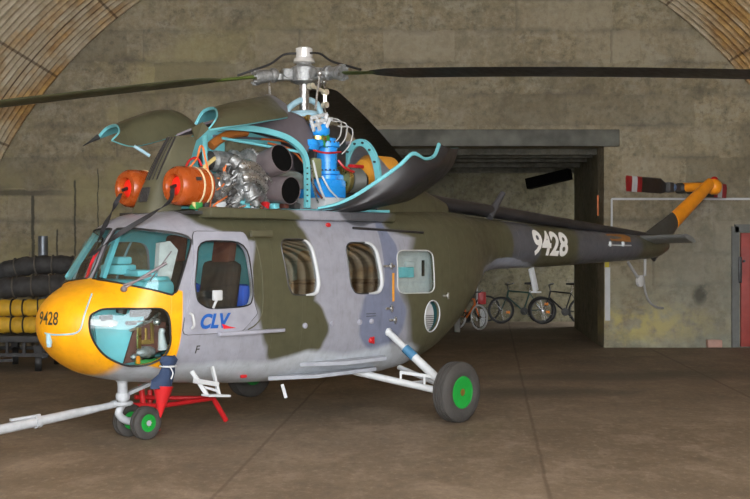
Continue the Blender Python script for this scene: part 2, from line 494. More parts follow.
# panes: index follows the list of cutters
names = list(WIN)
keep = {}
for i, k in enumerate(names):
    keep[k] = (cuts[2*i], cuts[2*i+1])
nb_ = 2*len(names)
wsL, wsR = cuts[nb_+2], cuts[nb_+3]; chL, chR = cuts[nb_], cuts[nb_+1]; phc = cuts[nb_+4]
def ring_pts(ps, side=-1, lift=.0, extra=0.0):
    out = []
    n = len(ps)
    for i in range(n):
        a, b = ps[i], ps[(i+1) % n]
        for k in range(3):
            q = a.lerp(b, k/3); y = surf_y(q.x, q.z)-lift
            out.append(V((q.x, y if side < 0 else -y, q.z)))
    return out
for k in ('w1', 'w2', 'w3'):
    for s_ in (0, 1):
        p = pane('cabin_window', keep[k][s_], heli, M_glass2 if k != 'w3' else M_glass)
        rp = ring_pts(WIN[k], -1 if s_ == 0 else 1, .0)
        seal('window_frame', rp, M_dark if k != 'w3' else M_lining, p, .007)
        if k != 'w3':
            xc_ = sum(q.x for q in rp)/len(rp); n_ = len(rp); on = [q.x > xc_+.04 and q.z < 1.79 for q in rp]
            s0 = [i for i in range(n_) if on[i] and not on[i-1]][0]; arc = []
            i = s0
            while on[i % n_]: arc.append(rp[i % n_]+V((-.012, 0, 0))); i += 1
            g = G(); m_n = len(arc); g.tube(arc, [.006+.014*math.sin(PI*(j+.5)/m_n)**.5 for j in range(m_n)], 8); build('rim_highlight', g, M_white, p, label='white crescent imitating the highlight on the window rim')  # white crescent stands in for the highlight along the bulged window's edge
pane('windscreen', wsL, heli); pane('windscreen', wsR, heli)
pane('nose_window', chL, heli, off=.004); pane('nose_window', chR, heli, off=.004)
nW, nC = avgn(WS), avgn(CH)
for ps, n, nm in ((WS, nW, 'windscreen_seal'), (CH, nC, 'nose_window_seal')):
    o = MHI @ V((0, 0, CAMH)); c = sum(ps, V())/len(ps)
    if (c-o).dot(n) < 0: n = -n
    pts = outline(ps, n); seal(nm, pts, M_black, heli, .009); seal(nm, mirror(pts), M_black, heli, .009)
pane('window_starboard_door', keep['door'][1], heli).name = 'door_window'
kill(phc)
# louvred porthole
g = G()
g.prism([V((1.19+.135*math.cos(2*PI*k/24), surf_y(1.19, .99)+.09, .99+.165*math.sin(2*PI*k/24))) for k in range(24)], (0, .02, 0))
po = build('air_vent', g, M_lining, heli)
g = G()
for i in range(7):
    z = .86+i*.022; hw = .125*math.sqrt(max(.05, 1-((z-.99)/.165)**2)); g.box((1.20, surf_y(1.19, .9)+.07, z), (2*hw-.02, .02, .006))
build('louvre', g, M_dark, po)
g = G(); g.tube([V((1.19+.137*math.cos(2*PI*k/32), surf_y(1.19+.137*math.cos(2*PI*k/32), .99+.167*math.sin(2*PI*k/32)), .99+.167*math.sin(2*PI*k/32))) for k in range(32)], .007, 6, closed=True)
build('vent_rim', g, M_white, po)

# ---- port cabin door as a raised skin with its own window
DOOR = rounded(xz([(-1.99, 1.86), (-2.18, .965), (-1.52, .965), (-1.34, 1.12), (-1.38, 1.22), (-1.42, 1.86)]), 3, .10)
gA = loft_g(-2.5, -1.0, -.012, 0, nx=60, fine=False); loft_g(-2.49, -1.01, .002, 0, g=gA, flip=True, nx=60, fine=False)
ob = tmpobj_keep(gA); dc = cutter_y(DOOR, -1.2, -.3); r1 = boolean(ob, [dc], 'INTERSECT'); kill(ob, dc)
q = G(); q.b.free(); q.b = r1; ob = tmpobj_keep(q); r2 = boolean(ob, [keep['door'][0]]); kill(ob)
q = G(); q.b.free(); q.b = r2
door = build('cabin_door', q, M_grey, heli, label='pale grey cabin door lettered in blue')
p = pane('door_window', keep['door'][0], door)
seal('window_seal', ring_pts(WIN['door'], -1, .012), M_black, door, .007)
g = G(); g.tube([(x, surf_y(x, z)-.008, z) for x, z in [(p_.x, p_.z) for p_ in DOOR]], .005, 5, closed=True)
build('door_seal', g, M_dark, door)
g = G(); y = surf_y(-2.09, 1.08)-.03
g.tube(cat([(-2.10, y+.02, 1.15), (-2.10, y-.015, 1.13), (-2.085, y-.015, 1.05), (-2.085, y+.02, 1.02)], 4), .012, 6); build('door_handle', g, M_white, door)
g = G(); g.tube([(-1.86, -.77, 1.19), (-1.86, -.80, 1.24), (-1.85, -.81, 1.27)], .012, 6); g.box((-1.84, -.80, 1.30), (.10, .03, .09), bev=.008)
build('air_scoop', g, M_white, door)
for k in names:
    for c in keep[k]: kill(c)
kill(wsL, wsR, chL, chR)
# rails beside the door
g = G(); g.bar((-1.42, -.765, 1.845), (-1.16, -.765, 1.845), .035, .055, bev=.006); build('door_rail', g, M_olive, heli)
g = G(); g.bar((-1.80, -.775, .955), (-1.02, -.775, .955), .05, .035, bev=.008); build('door_rail', g, M_grey, heli)
g = G(); g.tube(cat([(-1.33, surf_y(-1.33, 1.84)-.004, 1.84), (-1.29, surf_y(-1.29, 1.6)-.004, 1.6), (-1.27, -.768, 1.3), (-1.29, -.768, 1.1), (-1.36, -.767, 1.02), (-1.45, -.765, .98)], 5), .006, 5)
build('panel_seam', g, M_olive, heli)

# ---- lettering that lies on the skin
def finer(b, size):
    bmesh.ops.triangulate(b, faces=b.faces)
    for _ in range(3):
        es = [e for e in b.edges if e.calc_length() > size*.18]
        if es: bmesh.ops.subdivide_edges(b, edges=es, cuts=1)
        bmesh.ops.triangulate(b, faces=b.faces)
def decal(txt, size, x, z, mat, parent, name, bold=0, shear=0, xs=1.0, rot=0, lift=.006, th=.003):
    b = text_mesh(txt, size, bold, shear, xs)
    bmesh.ops.triangulate(b, faces=b.faces)
    for _ in range(2):
        es = [e for e in b.edges if e.calc_length() > size*.25]
        if es: bmesh.ops.subdivide_edges(b, edges=es, cuts=1)
    bmesh.ops.triangulate(b, faces=b.faces)
    ca, sa = math.cos(rot), math.sin(rot)
    for v in b.verts:
        X, Z = x+v.co.x*ca-v.co.y*sa, z+v.co.x*sa+v.co.y*ca
        v.co = V((X, surf_y(X, Z)-lift, Z))
    g = G(); g.b.free(); g.b = b
    return build(name, g, mat, parent, recalc=False)
# ------------------------------------------------------------ lettering and small fittings on the body
decal('9428', .415, 4.12, 1.775, M_num_w, heli, 'fuselage_number', bold=.014, xs=.98, rot=-.035)
b = decal('CLV', .17, -1.83, 1.075, M_logo_b, door, 'door_lettering', bold=.007, shear=.25, xs=1.0, lift=.018)
g = G()
for tri in ([(-1.76, 1.045), (-1.74, 1.00), (-1.60, 1.003), (-1.69, 1.022)],):
    g.prism([(x, surf_y(x, z)-.017, z) for x, z in tri], (0, -.004, 0))
build('door_arrow', g, M_logo_r, door)
# nose number, dropped on the skin
b = text_mesh('9428', .155, .002, 0, .80)
finer(b, .165)
c0 = on_skin(48.5, 318.3); c1 = on_skin(56, 317.5)
dirn = (c1-c0); dirn.z = 0; dirn.normalize(); nrm = V((-.80, -.55, .1)).normalized()
for v in b.verts: v.co = skin_at(c0+dirn*v.co.x+V((0, 0, v.co.y)), -nrm, .006)
g = G(); g.b.free(); g.b = b; build('nose_number', g, M_num_b, heli, recalc=False)
# hatch seam on the nose and its latch
def skin_line(px, r, mat, name, lift=.002, parent=heli):
    g = G(); g.tube(cat([on_skin(u, v, lift) for u, v in px], 4), r, 5); return build(name, g, mat, parent)
skin_line([(92, 294), (88, 305), (84, 317), (81, 328), (76, 333), (66, 334.5), (52, 334.5), (45, 333)], .008, M_pale, 'nose_hatch_seam')
g = G(); p = on_skin(50, 338, .01); g.box(p, (.05, .03, .09), bev=.008); g.box(p+V((0, 0, -.05)), (.03, .04, .05), bev=.008); build('nose_latch', g, M_pale, heli)
# windscreen wiper
g = G(); a, b2 = on_skin(125, 290, .03), on_skin(166, 264, .03); g.tube([a, b2], .012, 6); g.tube([on_skin(126, 288, .05), on_skin(152, 277, .05)], .009, 6)
g.tube([on_skin(150, 281, .015), on_skin(171, 252, .015)], .006, 6); g.ball(on_skin(125, 290, .02), .03, 10)
build('windscreen_wiper', g, M_exh, heli)
# bulged sliding window on the starboard side
rows = []
for i in range(7):
    t = i/6; z = 1.36+.42*t; r = []
    for j in range(9):
        s_ = j/8; x = -2.32+.16*t+s_*.52; bul = .15*math.sin(PI*s_)*math.sin(PI*min(1, t*.8+.18))
        r.append(V((x, -surf_y(x, z)+.01+bul, z)))
    rows.append(r)
g = G(); g.plate(rows, .006); bw = build('blister_window', g, M_glass, heli)
edge = rows[0]+[r[-1] for r in rows[1:]]+rows[-1][-2::-1]+[r[0] for r in rows[-2:0:-1]]
g = G(); g.tube(edge, .011, 6, closed=True); build('window_frame', g, M_pale, bw)
# side fittings: red lamp, orange placard, latches, data marks, small tank cap
g = G(); p = H(333, 226, surf_y(-.3, 1.93)-.02); g.ball((-.30, surf_y(-.30, 1.94)-.01, 1.94), .024, 12, (1.5, .8, 1)); build('navigation_lamp', g, M_red, heli)
g = G(); x0 = .51; g.prism([(x0, surf_y(.5, 1.5)-.006, 1.17), (x0+.03, surf_y(.5, 1.5)-.006, 1.17), (x0+.03, surf_y(.5, 1.5)-.006, 1.46), (x0, surf_y(.5, 1.5)-.006, 1.46)], (0, -.004, 0))
build('orange_placard', g, M_label, heli)
def latch(x, z, n='side_latch', L=.11):
    y = surf_y(x, z)-.012; g = G(); g.box((x, y, z), (L, .02, .022), bev=.005); g.box((x+.02, y-.012, z), (.02, .02, .07), bev=.005); build(n, g, M_steel, heli)
latch(.46, 1.53, L=.17); latch(.46, 1.10); latch(1.42, 1.20, L=.1); latch(.52, .98)
for x, z in ((-.73, .98), (-.36, .98), (.03, .98), (.20, .98)):
    g = G(); g.lathe([(.028, 0), (.028, .012), (.012, .018)], (x, surf_y(x, z), z), (0, -1, 0), 12); build('filler_cap', g, M_grey, heli)
g = G(); g.lathe([(.032, 0), (.032, .02), (.02, .03)], (.22, surf_y(.22, .79)+.005, .79), (0, -1, 0), 16); g.box((.24, surf_y(.22, .79)-.02, .79), (.015, .012, .07)); build('red_fuel_cap', g, M_red, heli)
g = G(); g.box((-1.33, surf_y(-1.3, .54)-.01, .535), (.07, .03, .03), bev=.01); build('belly_lamp', g, M_red, heli)
for z in (1.055, 1.03):
    g = G(); x0 = .12; g.prism([(x0, surf_y(x0, z)-.003, z), (x0+.14, surf_y(x0, z)-.003, z), (x0+.14, surf_y(x0, z)-.003, z+.006), (x0, surf_y(x0, z)-.003, z+.006)], (0, -.003, 0)); build('data_stencil', g, M_dark, heli)
# thin drip rail over the rear cabin
g = G(); g.tube(cat([(.02, surf_y(.02, 1.9)-.012, 1.915), (.5, surf_y(.5, 1.9)-.014, 1.90), (1.1, surf_y(1.1, 1.88)-.01, 1.88)], 4), .013, 6); build('drip_rail', g, M_under, heli)
# white F marking
decal('F', .10, -1.98, .83, M_num_b, heli, 'small_letter', bold=.001)
# long belly fairings (steps)
g = G()
for (x0, x1, z, y) in ((-.70, .42, .585, -.70), (-1.0, .40, .47, -.58)):
    g.prism([(x0, y+.04, z), (x0+.5, y-.10, z-.01), (x1-.05, y-.11, z+.0), (x1+.08, y+.06, z)], (0, 0, .035))
build('belly_step', g, simple('belly_grey', (.32, .34, .38), .38), heli)
g = G(); g.bar((-.83, -.55, .42), (-.80, -.57, .29), .012, .03); build('drain_pipe', g, M_white, heli)

# ------------------------------------------------------------ cabin interior
g = G(); g.box((-.65, 0, .66), (2.2, 1.0, .05)); build('cabin_floor', g, M_dark, heli)
g = G(); g.box((-.62, -.05, 1.0), (.9, .9, .5), bev=.06); g.box((.7, .1, 1.0), (.9, .8, .75), bev=.06); build('cabin_bench', g, M_brown, heli)
g = G(); g.box((1.28, 0, 1.35), (.05, 1.1, 1.35)); g.box((.95, -.60, 1.46), (.78, .02, .56)); build('cabin_lining', g, M_lining, heli)
g = G(); g.box((.86, -.63, 1.46), (.26, .04, .11), bev=.01); build('interior_box', g, M_cyan, heli)
g = G(); g.box((.93, -.635, 1.545), (.14, .03, .06), bev=.01); build('interior_box', g, M_white, heli)
g = G(); g.box((1.17, -.62, 1.50), (.025, .02, .17)); build('interior_slot', g, M_soot, heli)
g = G(); g.box((-1.13, .25, 1.6), (.05, .9, .95), bev=.03); build('cockpit_bulkhead', g, M_cyan, heli)
for y in (-.36, .36):
    g = G(); g.box((-1.72, y, .92), (.50, .46, .16), bev=.04); g.box((-1.46, y, 1.25), (.14, .46, .70), Matrix.Rotation(.16, 3, 'Y'), bev=.06); g.box((-1.60, y, 1.14), (.34, .50, .34), bev=.12)
    st = build('pilot_seat', g, M_seat, heli)
    g = G(); g.box((-1.40, y-.02, 1.70), (.10, .26, .28), Matrix.Rotation(.16, 3, 'Y'), bev=.04); build('head_rest', g, M_brown, st)
    g = G(); g.tube([(-1.62, y, .6), (-1.62, y, .86)], .05, 10); build('seat_post', g, M_cyan, st)
    g = G(); g.box((-1.28, y-.05, 1.27), (.13, .34, .22), bev=.05); build('seat_cushion', g, simple('blue_cushion', (.02, .08, .42), .7), st)
g = G(); g.tube(cat([(-1.80, -.30, .62), (-1.86, -.30, .95), (-1.78, -.32, 1.28), (-1.75, -.33, 1.36)], 5), .018, 8); g.ball((-1.75, -.33, 1.38), .035, 10, (1, 1, 1.6)); build('control_stick', g, M_black, heli)
# things on the coaming and pillars
g = G(); g.box((-2.20, .02, 1.32), (.36, .95, .22), bev=.05); ip = build('instrument_panel', g, M_cyan, heli)
g = G(); g.box((-2.22, .12, 1.52), (.20, .26, .09), Matrix.Rotation(.2, 3, 'Z'), bev=.02); g.box((-2.16, -.12, 1.49), (.2, .32, .06), Matrix.Rotation(-.2, 3, 'Z'), bev=.02); g.box((-2.16, .18, 1.60), (.16, .16, .07), bev=.02)
build('instrument_hood', g, M_cyan, ip)
g = G(); g.lathe([(.14, -.07), (.16, 0), (.12, .06)], (-2.1, -.25, 1.40), (0, 0, 1), 18); build('instrument_dome', g, M_cyan, ip)
g = G(); g.prism([H(157, 291, -.2), H(168, 292, -.25), H(178, 250, -.3), H(170, 241, -.25), H(160, 243, -.2)], (.0, .06, 0)); build('chart_board', g, M_lining, heli)
g = G(); g.bar((-2.46, .02, 1.45), (-2.28, .02, 1.88), .05, .04); g.bar((-2.5, .5, 1.44), (-2.1, .62, 1.86), .05, .04); build('window_post', g, M_cyan, heli)
g = G(); g.tube(cat([H(98, 250, .0), H(92, 262, .1), H(86, 280, .2)], 4), .014, 6); build('red_ribbon', g, M_logo_r, heli)
# nose bay behind the chin window
g = G(); g.prism([(-2.72, -.30, .72), (-2.38, -.34, .66), (-2.30, -.36, 1.10), (-2.30, -.36, 1.24), (-2.74, -.24, 1.24)], (0, .03, 0)); nb = build('nose_bulkhead', g, M_cyan, heli)
g = G(); g.box((-2.35, -.1, 1.25), (.6, .6, .02)); build('nose_shelf', g, M_cyan, nb)
def gv(u, v, y): return H(u, v, y)
g = G()
g.lathe([(.045, 0), (.05, .06), (.04, .12)], gv(121, 313, -.42), (.1, -.2, 1), 14); g.box(gv(106, 318, -.38), (.12, .04, .05), bev=.01); g.box(gv(137, 312, -.42), (.13, .05, .08), bev=.01)
g.box(gv(131, 323, -.42), (.1, .04, .035), bev=.01); build('nose_instrument', g, M_dark, nb)
g = G(); g.tube([gv(130, 331, -.42), gv(150, 321, -.44), gv(160, 313, -.46)], .012, 6); g.tube([gv(128, 322, -.43), gv(148, 321, -.44)], .008, 6); g.ball(gv(157, 322, -.5), .035, 12); build('rudder_linkage', g, M_steel, nb)
g = G(); g.prism([gv(134, 331, -.40), gv(154, 320, -.44), gv(166, 322, -.5), gv(164, 350, -.47), (-2.42, -.42, .74), gv(124, 364, -.36)], (0, .02, 0)); build('footwell_panel', g, M_brown, nb)
g = G(); g.tube([gv(146, 328, -.46), gv(146, 342, -.46)], .012, 6); g.box(gv(146, 342, -.46), (.10, .03, .04), bev=.01); g.box(gv(139, 338, -.46), (.035, .02, .18)); g.box(gv(152, 333, -.46), (.03, .02, .18)); build('rudder_pedal', g, M_brass, nb)
g = G(); g.tube([gv(161, 332, -.53), gv(163, 349, -.52)], [.025, .045], 10); g.ball(gv(162, 331, -.53), .03, 10); build('nose_lamp', g, M_white, nb)
g = G(); g.ball(gv(146, 352, -.44), .08, 14, (1.3, .6, .7)); g.ball(gv(137, 357, -.42), .05, 12, (1.4, .6, .7)); build('nose_pump', g, M_alu, nb)
g = G(); g.box(gv(147, 362, -.45), (.24, .04, .05), bev=.01); build('green_unit', g, M_greenp, nb)
g = G(); g.box(gv(138, 360, -.47), (.035, .03, .07), bev=.01); build('orange_unit', g, M_tail_or, nb)
g = G(); g.prism([gv(89, 319, -.36), gv(113, 320, -.39), gv(117, 322, -.39), gv(115, 326, -.39), gv(104, 327, -.38), gv(90, 325, -.35)], (0, -.02, 0)); build('white_bracket', g, M_lining, nb)

# ------------------------------------------------------------ engine deck and cowlings
def P(name, g, mat, parent=heli, **k): return build(name, g, mat, parent, **k)
g = G(); g.box((-.55, 0, 2.03), (2.7, 1.1, .03)); P('engine_deck', g, M_dark)
# longitudinal firewall and bay walls
g = G(); g.prism([(-1.72, .03, 2.05), (-.30, .03, 2.05), (-.30, .03, 2.80), (-.9, .03, 2.88), (-1.35, .03, 2.84), (-1.62, .03, 2.62)], (0, .03, 0)); P('bay_firewall', g, M_cyan)
g = G(); g.prism([(-1.05, .0, 2.2), (-.28, .0, 2.2), (-.28, .0, 2.74), (-1.05, .0, 2.78)], (0, .025, 0)); P('bay_heat_shield', g, simple('heat_shield', (.16, .15, .10), .5, .3, var=.4, scale=12), label='stained metal heat shield')
g = G(); g.bar((-1.75, -.44, 2.045), (.78, -.44, 2.09), .10, .05); P('bay_sill', g, M_cyan)
g = G(); g.box((-.55, -.56, 2.03), (2.5, .2, .10), bev=.03); P('cowl_sill', g, M_fus)
# front cowl between the intakes with its louvres
rows = []
for i in range(9):
    t = i/8; z = 2.03+.72*t; xf = -2.10+.27*t+.10*t*t; hw = .19-.10*t
    rows.append([V((xf+.30*(1-t*.3), -hw-.05, z)), V((xf+.12, -hw, z)), V((xf+.02, -hw*.6, z)), V((xf, 0, z)), V((xf+.02, hw*.6, z)), V((xf+.12, hw, z)), V((xf+.30*(1-t*.3), hw+.05, z))])
g = G(); g.plate(catgrid(rows, 1, 3), -.02); fc = P('front_cowl', g, M_olive)
for k in range(5):
    y = -.10+.05*k; g = G(); g.tube([(-2.10+.27*t_1+.10*t_1*t_1+abs(y)*.25-.005, y*(1-.45*t_1), 2.03+.72*t_1) for t_1 in (.42, .6, .8, .98)], .010, 6); P('cowl_louvre', g, M_under, fc)
g = G()
for k in range(6): g.tube([(-2.10+.006*k, -.13+.03*k, 2.13), (-2.055+.006*k, -.125+.03*k, 2.26)], .006, 5)
P('drain_slots', g, M_under, fc)
g = G(); g.tube(cat([(-1.60, -.33, 2.07), (-1.56, -.31, 2.35), (-1.50, -.22, 2.60), (-1.40, -.1, 2.78)], 5), .028, 8); P('front_frame', g, M_cyan)
# fixed spine cowl and the pale frame of the bay opening
e = [H(218, 130, -.30), H(243, 127.5, -.30), H(265, 130, -.30), H(285, 135, -.31), H(299, 144, -.33), H(306, 155, -.35)]
m_ = [H(222, 122, -.15), H(243, 118, -.15), H(265, 113, -.15), H(288, 113, -.17), H(305, 119, -.2), H(313, 133, -.25)]
t_ = [V((p.x, 0, p.z+.02)) for p in m_]
rows = [[a, b, c, V((b.x, .17, b.z)), V((a.x, .32, a.z))] for a, b, c in zip(e, m_, t_)]
g = G(); g.mi = 0; g.plate(catgrid(rows, 4, 4), -.02); P('spine_cowl', g, M_mauve)
def strip(pts, w, th, mat, name, up=(0, 1, 0), n=5):
    pts = cat(pts, n); g = G(); rows = []
    for i, p in enumerate(pts):
        t = (pts[min(i+1, len(pts)-1)]-pts[max(i-1, 0)]).normalized(); u = V(up); u = (u-t*u.dot(t)).normalized(); q = t.cross(u)
        rows.append([p+q*w/2+u*th/2, p-q*w/2+u*th/2, p-q*w/2-u*th/2, p+q*w/2-u*th/2])
    vv = g.grid(rows, True); g.f(vv[0][::-1]); g.f(vv[-1]); return P(name, g, mat)
fr = strip([H(200, 133, -.36), H(222, 127.5, -.36), H(243, 128, -.37), H(265, 131, -.38), H(285, 137, -.39), H(298, 146, -.40), H(305, 157, -.41), H(307, 172, -.42), H(307, 208, -.43)], .055, .04, M_cyan, 'bay_frame')
for k in range(7):
    p = H(307, 168+5.5*k, -.45); g = G(); g.lathe([(.008, 0), (.008, .012)], p, (0, -1, 0), 8); P('frame_bolt', g, M_dark, fr)
g = G(); g.tube([H(222, 138, -.2), H(300, 152, -.36)], .014, 6); g.tube([H(242, 121, -.3), H(242, 131, -.3)], .016, 6); P('bay_strut', g, M_cyan)
# raised cowl doors
def door_patch(rows, name, out_mat, in_mat, th=.02, n=6, m=6, label=None):
    g = G(); g.mi = 0; g.plate(catgrid(rows, n, m), th, 1); return P(name, g, [out_mat, in_mat], label=label)
rows = [[H(209, 129, -.46), H(217, 117, -.40), H(214, 108, -.12), H(203, 111, .12), H(195, 124, .20)],
        [H(222, 127, -.55), H(228, 112, -.44), H(233, 102, -.1), H(226, 106, .2), H(220, 116, .3)],
        [H(246, 124, -.58), H(250, 108, -.45), H(259, 97, -.1), H(258, 100, .2), H(254, 108, .35)],
        [H(270, 120, -.55), H(270, 107, -.42), H(271, 95, -.1), H(271, 98, .2), H(268, 106, .35)],
        [H(288, 117, -.45), H(288, 111, -.35), H(286, 104, -.1), H(284, 104, .15), H(280, 108, .25)]]
bd = door_patch(rows, 'raised_engine_cowl', M_cowl, M_cyan, -.02)
g = G(); g.tube(cat(rows[0], 6), .010, 6); P('cowl_edge', g, M_cyan, bd)
g = G(); g.prism([rows[0][0], H(196, 141, -.44), H(192, 128, -.42), H(203, 122, -.42)], (0, .015, 0)); P('cowl_tip', g, M_cowl, bd)
rows = [[H(112, 140, .40), H(119, 132, .46), H(116, 125, .70), H(106, 128, .95), H(97, 138, 1.05)],
        [H(133, 146, .38), H(134, 123, .50), H(133, 117, .72), H(126, 121, .95), H(120, 130, 1.05)],
        [H(158, 141, .34), H(157, 116, .46), H(156, 110, .7), H(150, 114, .95), H(146, 122, 1.05)],
        [H(180, 134, .32), H(178, 116, .43), H(176, 111, .65), H(172, 114, .85), H(168, 120, .95)],
        [H(197, 130, .30), H(194, 124, .38), H(190, 119, .6), H(186, 120, .75), H(184, 123, .85)]]
fd = door_patch(rows, 'raised_engine_cowl', M_cowl, M_cyan, -.02)
g = G(); g.tube(cat(rows[0], 6), .009, 6); P('cowl_edge', g, M_cyan, fd)
g = G(); g.lathe([(.03, 0), (.012, .1), (.004, .2)], H(98, 137, 1.0), (H(83, 146, 1.0)-H(98, 137, 1.0)), 10); P('cowl_tip', g, M_dark, fd)
g = G(); g.tube([H(134, 146, .38), H(150, 156, .30)], .016, 8); P('cowl_prop', g, M_pale)
# dropped rear door, seen from outside
rows = [[H(318, 209, -.50), H(322, 211, -.62), H(332, 214, -.60)],
        [H(338, 204, -.60), H(346, 209, -.72), H(358, 212, -.60)],
        [H(358, 194, -.75), H(370, 203, -.85), H(385, 206, -.62)],
        [H(382, 178, -.93), H(396, 194, -.98), H(408, 201, -.66)],
        [H(400, 165, -1.04), H(414, 184, -1.06), H(425, 191, -.70)],
        [H(413, 153.5, -1.10), H(429, 173, -1.10), H(440, 180, -.74)],
        [H(424, 159, -1.08), H(438, 167, -1.10), H(450, 170, -.76)],
        [H(434, 156, -1.04), H(445, 159, -1.08), H(455, 161, -.78)],
        [H(439, 144, -1.0), H(450, 148, -1.04), H(459, 148, -.80)]]
dd = door_patch(rows, 'dropped_gearbox_cowl', M_under, M_cyan, .022, 5, 6, 'dark cowl door folded out to the side')
g = G(); g.tube(cat([r[0] for r in rows], 5), .020, 8); P('cowl_edge', g, M_cyan, dd)

# ---- arch behind the gearbox
xs_ = .62
arch = [hax(344, 190, 0, xs_), hax(345, 168, 0, xs_), hax(349, 152, 0, xs_), hax(356, 144, 0, xs_), hax(364, 143, 0, xs_), hax(371, 150, 0, xs_), hax(376, 162, 0, xs_), hax(379, 180, 0, xs_)]
ar = strip(arch, .075, .03, M_cyan, 'gearbox_bay_arch', (1, 0, 0), 6)
for p in cat(arch, 1)[1:]:
    g = G(); g.lathe([(.012, 0), (.012, .02)], p+V((-.015, 0, 0)), (-1, 0, 0), 8); P('frame_bolt', g, M_dark, ar)
g = G(); cpt = hax(360, 172, 0, .70); g.lathe([(.01, 0), (.13, .03), (.19, .12), (.19, .45)], cpt, (1, 0, 0), 24); P('orange_tank', g, M_tank)
rows = [[V((x, y*k, 2.06+(zt-2.06)*s_)) for y, s_ in ((-.42, .0), (-.40, .55), (-.26, .92), (0, 1), (.26, .92), (.40, .55), (.42, 0))] for x, zt, k in ((.66, 2.86, 1), (1.1, 2.62, .95), (1.6, 2.42, .75), (2.2, 2.26, .35))]
g = G(); g.plate(catgrid(rows, 5, 4), -.02); P('rear_cowl', g, M_fus)
rows = [[V((x, y*k, 2.06+(zt-2.06)*s_)) for y, s_ in ((.0, 1.0), (.26, .92), (.40, .55), (.42, 0))] for x, zt, k in ((-1.2, 2.80, 1), (-.3, 2.82, 1), (.66, 2.84, 1))]
g = G(); g.plate(catgrid(rows, 4, 4), -.02); P('starboard_cowl', g, M_mauve)

# ---- the turboshafts
def engine(y, full):
    g = G(); A = (1, 0, 0)
    g.lathe([(.085, .16), (.085, .03), (.105, 0), (.15, .0), (.172, .03), (.178, .08), (.175, .34), (.15, .36)], (-1.98, y, 2.27), A, 36, closed=True)
    en = P('engine_intake', g, M_inlet)
    g = G(); g.lathe([(.175, .21), (.181, .213), (.181, .228), (.175, .231)], (-1.98, y, 2.27), A, 36); g.lathe([(.172, .30), (.179, .303), (.179, .318), (.172, .321)], (-1.98, y, 2.27), A, 36)
    P('clamp_band', g, simple('pale_tape', (.62, .50, .30), .5), en)
    if not full: return en
    g = G(); g.box((-1.83, y-.175, 2.33), (.05, .02, .03)); P('data_plate', g, M_dark, en)
    return en
engine(-.36, True); engine(.36, False)
rnd = random.Random(11)
g = G(); A = (1, 0, 0)
g.lathe([(.13, 0), (.15, .02), (.15, .05), (.12, .06), (.12, .15), (.145, .16), (.145, .19), (.13, .2), (.13, .3), (.17, .31), (.17, .35), (.15, .37), (.15, .50), (.18, .51), (.18, .55), (.13, .60), (.13, .72), (.155, .73), (.155, .76), (.1, .80)], (-1.62, -.30, 2.26), A, 36)
en = P('turboshaft_engine', g, M_alu)
g = G()
for x0, r in ((-1.58, .155), (-1.40, .15), (-1.27, .178), (-1.08, .186), (-.86, .160)):
    for k in range(22):
        a = 2*PI*k/22; g.lathe([(.009, -.01), (.009, .012)], (x0, -.30+math.cos(a)*r, 2.26+math.sin(a)*r), (1, 0, 0), 6)
P('flange_bolts', g, M_steel, en)
g = G(); g.lathe([(.07, 0), (.10, .03), (.10, .20), (.125, .21), (.125, .26), (.105, .28), (.105, .34), (.14, .36), (.15, .42), (.14, .47), (.10, .52)], (-1.40, -.20, 2.53), (1, -.12, -.05), 32); eg = P('upper_generator', g, M_alu)
g = G()
for k in range(26):
    a = 2*PI*k/26; g.ball((-1.40+.42, -.25+math.cos(a)*.152, 2.51+math.sin(a)*.152), .016, 8)
P('ring_nuts', g, M_steel, eg)
g = G(); g.lathe([(.085, 0), (.09, .08), (.05, .10)], (-1.50, -.19, 2.53), (1, -.1, 0), 20); P('starter_end', g, M_dark, eg)
# bright castings and accessories round the engine
for nm, n, mat, xr_, zr_, rr in (('accessory_casting', 5, M_alu, (-1.40, -1.08), (2.20, 2.42), (.045, .07)), ('pump_body', 7, M_alu, (-1.5, -1.0), (2.10, 2.5), (.03, .055)), ('valve_block', 6, M_dark, (-1.5, -1.0), (2.08, 2.45), (.02, .04))):
    for k in range(n):
        x = rnd.uniform(*xr_); z = rnd.uniform(*zr_); y = -.36-rnd.uniform(.04, .14); r = rnd.uniform(*rr); ax = V((rnd.uniform(-1, 1), rnd.uniform(-.8, .1), rnd.uniform(-1, 1)))
        g = G(); g.lathe([(r*.6, -r*1.3), (r, -r), (r, r*.3), (r*1.25, r*.4), (r*1.25, r*.65), (r*.7, r*.9), (r*.5, r*1.7)], (x, y, z), ax, 14); P(nm, g, mat, en)
g = G()
for p, q in (((-1.35, -.50, 2.46), (-1.02, -.50, 2.38)), ((-1.30, -.50, 2.36), (-1.0, -.50, 2.27))):
    g.tube(cat([V(p), (V(p)+V(q))/2+V((0, -.03, .05)), V(q)], 6), [.055, .06, .065, .065, .065, .06, .055, .05, .05, .045, .045, .04, .04], 12)
P('bright_manifold', g, M_steel, en)
def wires(n, mat, name, xr_, zr_, r=.007, seed=3, y0=-.44, parent=en, sp=.25):
    q = random.Random(seed)
    for k in range(n):
        a = V((q.uniform(*xr_), y0+q.uniform(-.05, .05), q.uniform(*zr_))); pts = [a]
        for j in range(3): pts.append(pts[-1]+V((q.uniform(-sp, sp), q.uniform(-.04, .04), q.uniform(-sp, sp)*.7)))
        for p in pts: p.x = min(max(p.x, xr_[0]-.05), xr_[1]+.1); p.z = min(max(p.z, 2.08), zr_[1]+.03)
        g = G(); g.tube(cat(pts, 6), r, 6); build(name, g, mat, parent)
wires(9, M_steel, 'steel_pipe', (-1.5, -1.0), (2.10, 2.50), .008, 4)
wires(6, M_wire, 'ignition_lead', (-1.55, -1.25), (2.12, 2.45), .008, 8)
wires(4, M_dark, 'rubber_hose', (-1.45, -1.0), (2.10, 2.55), .012, 6)
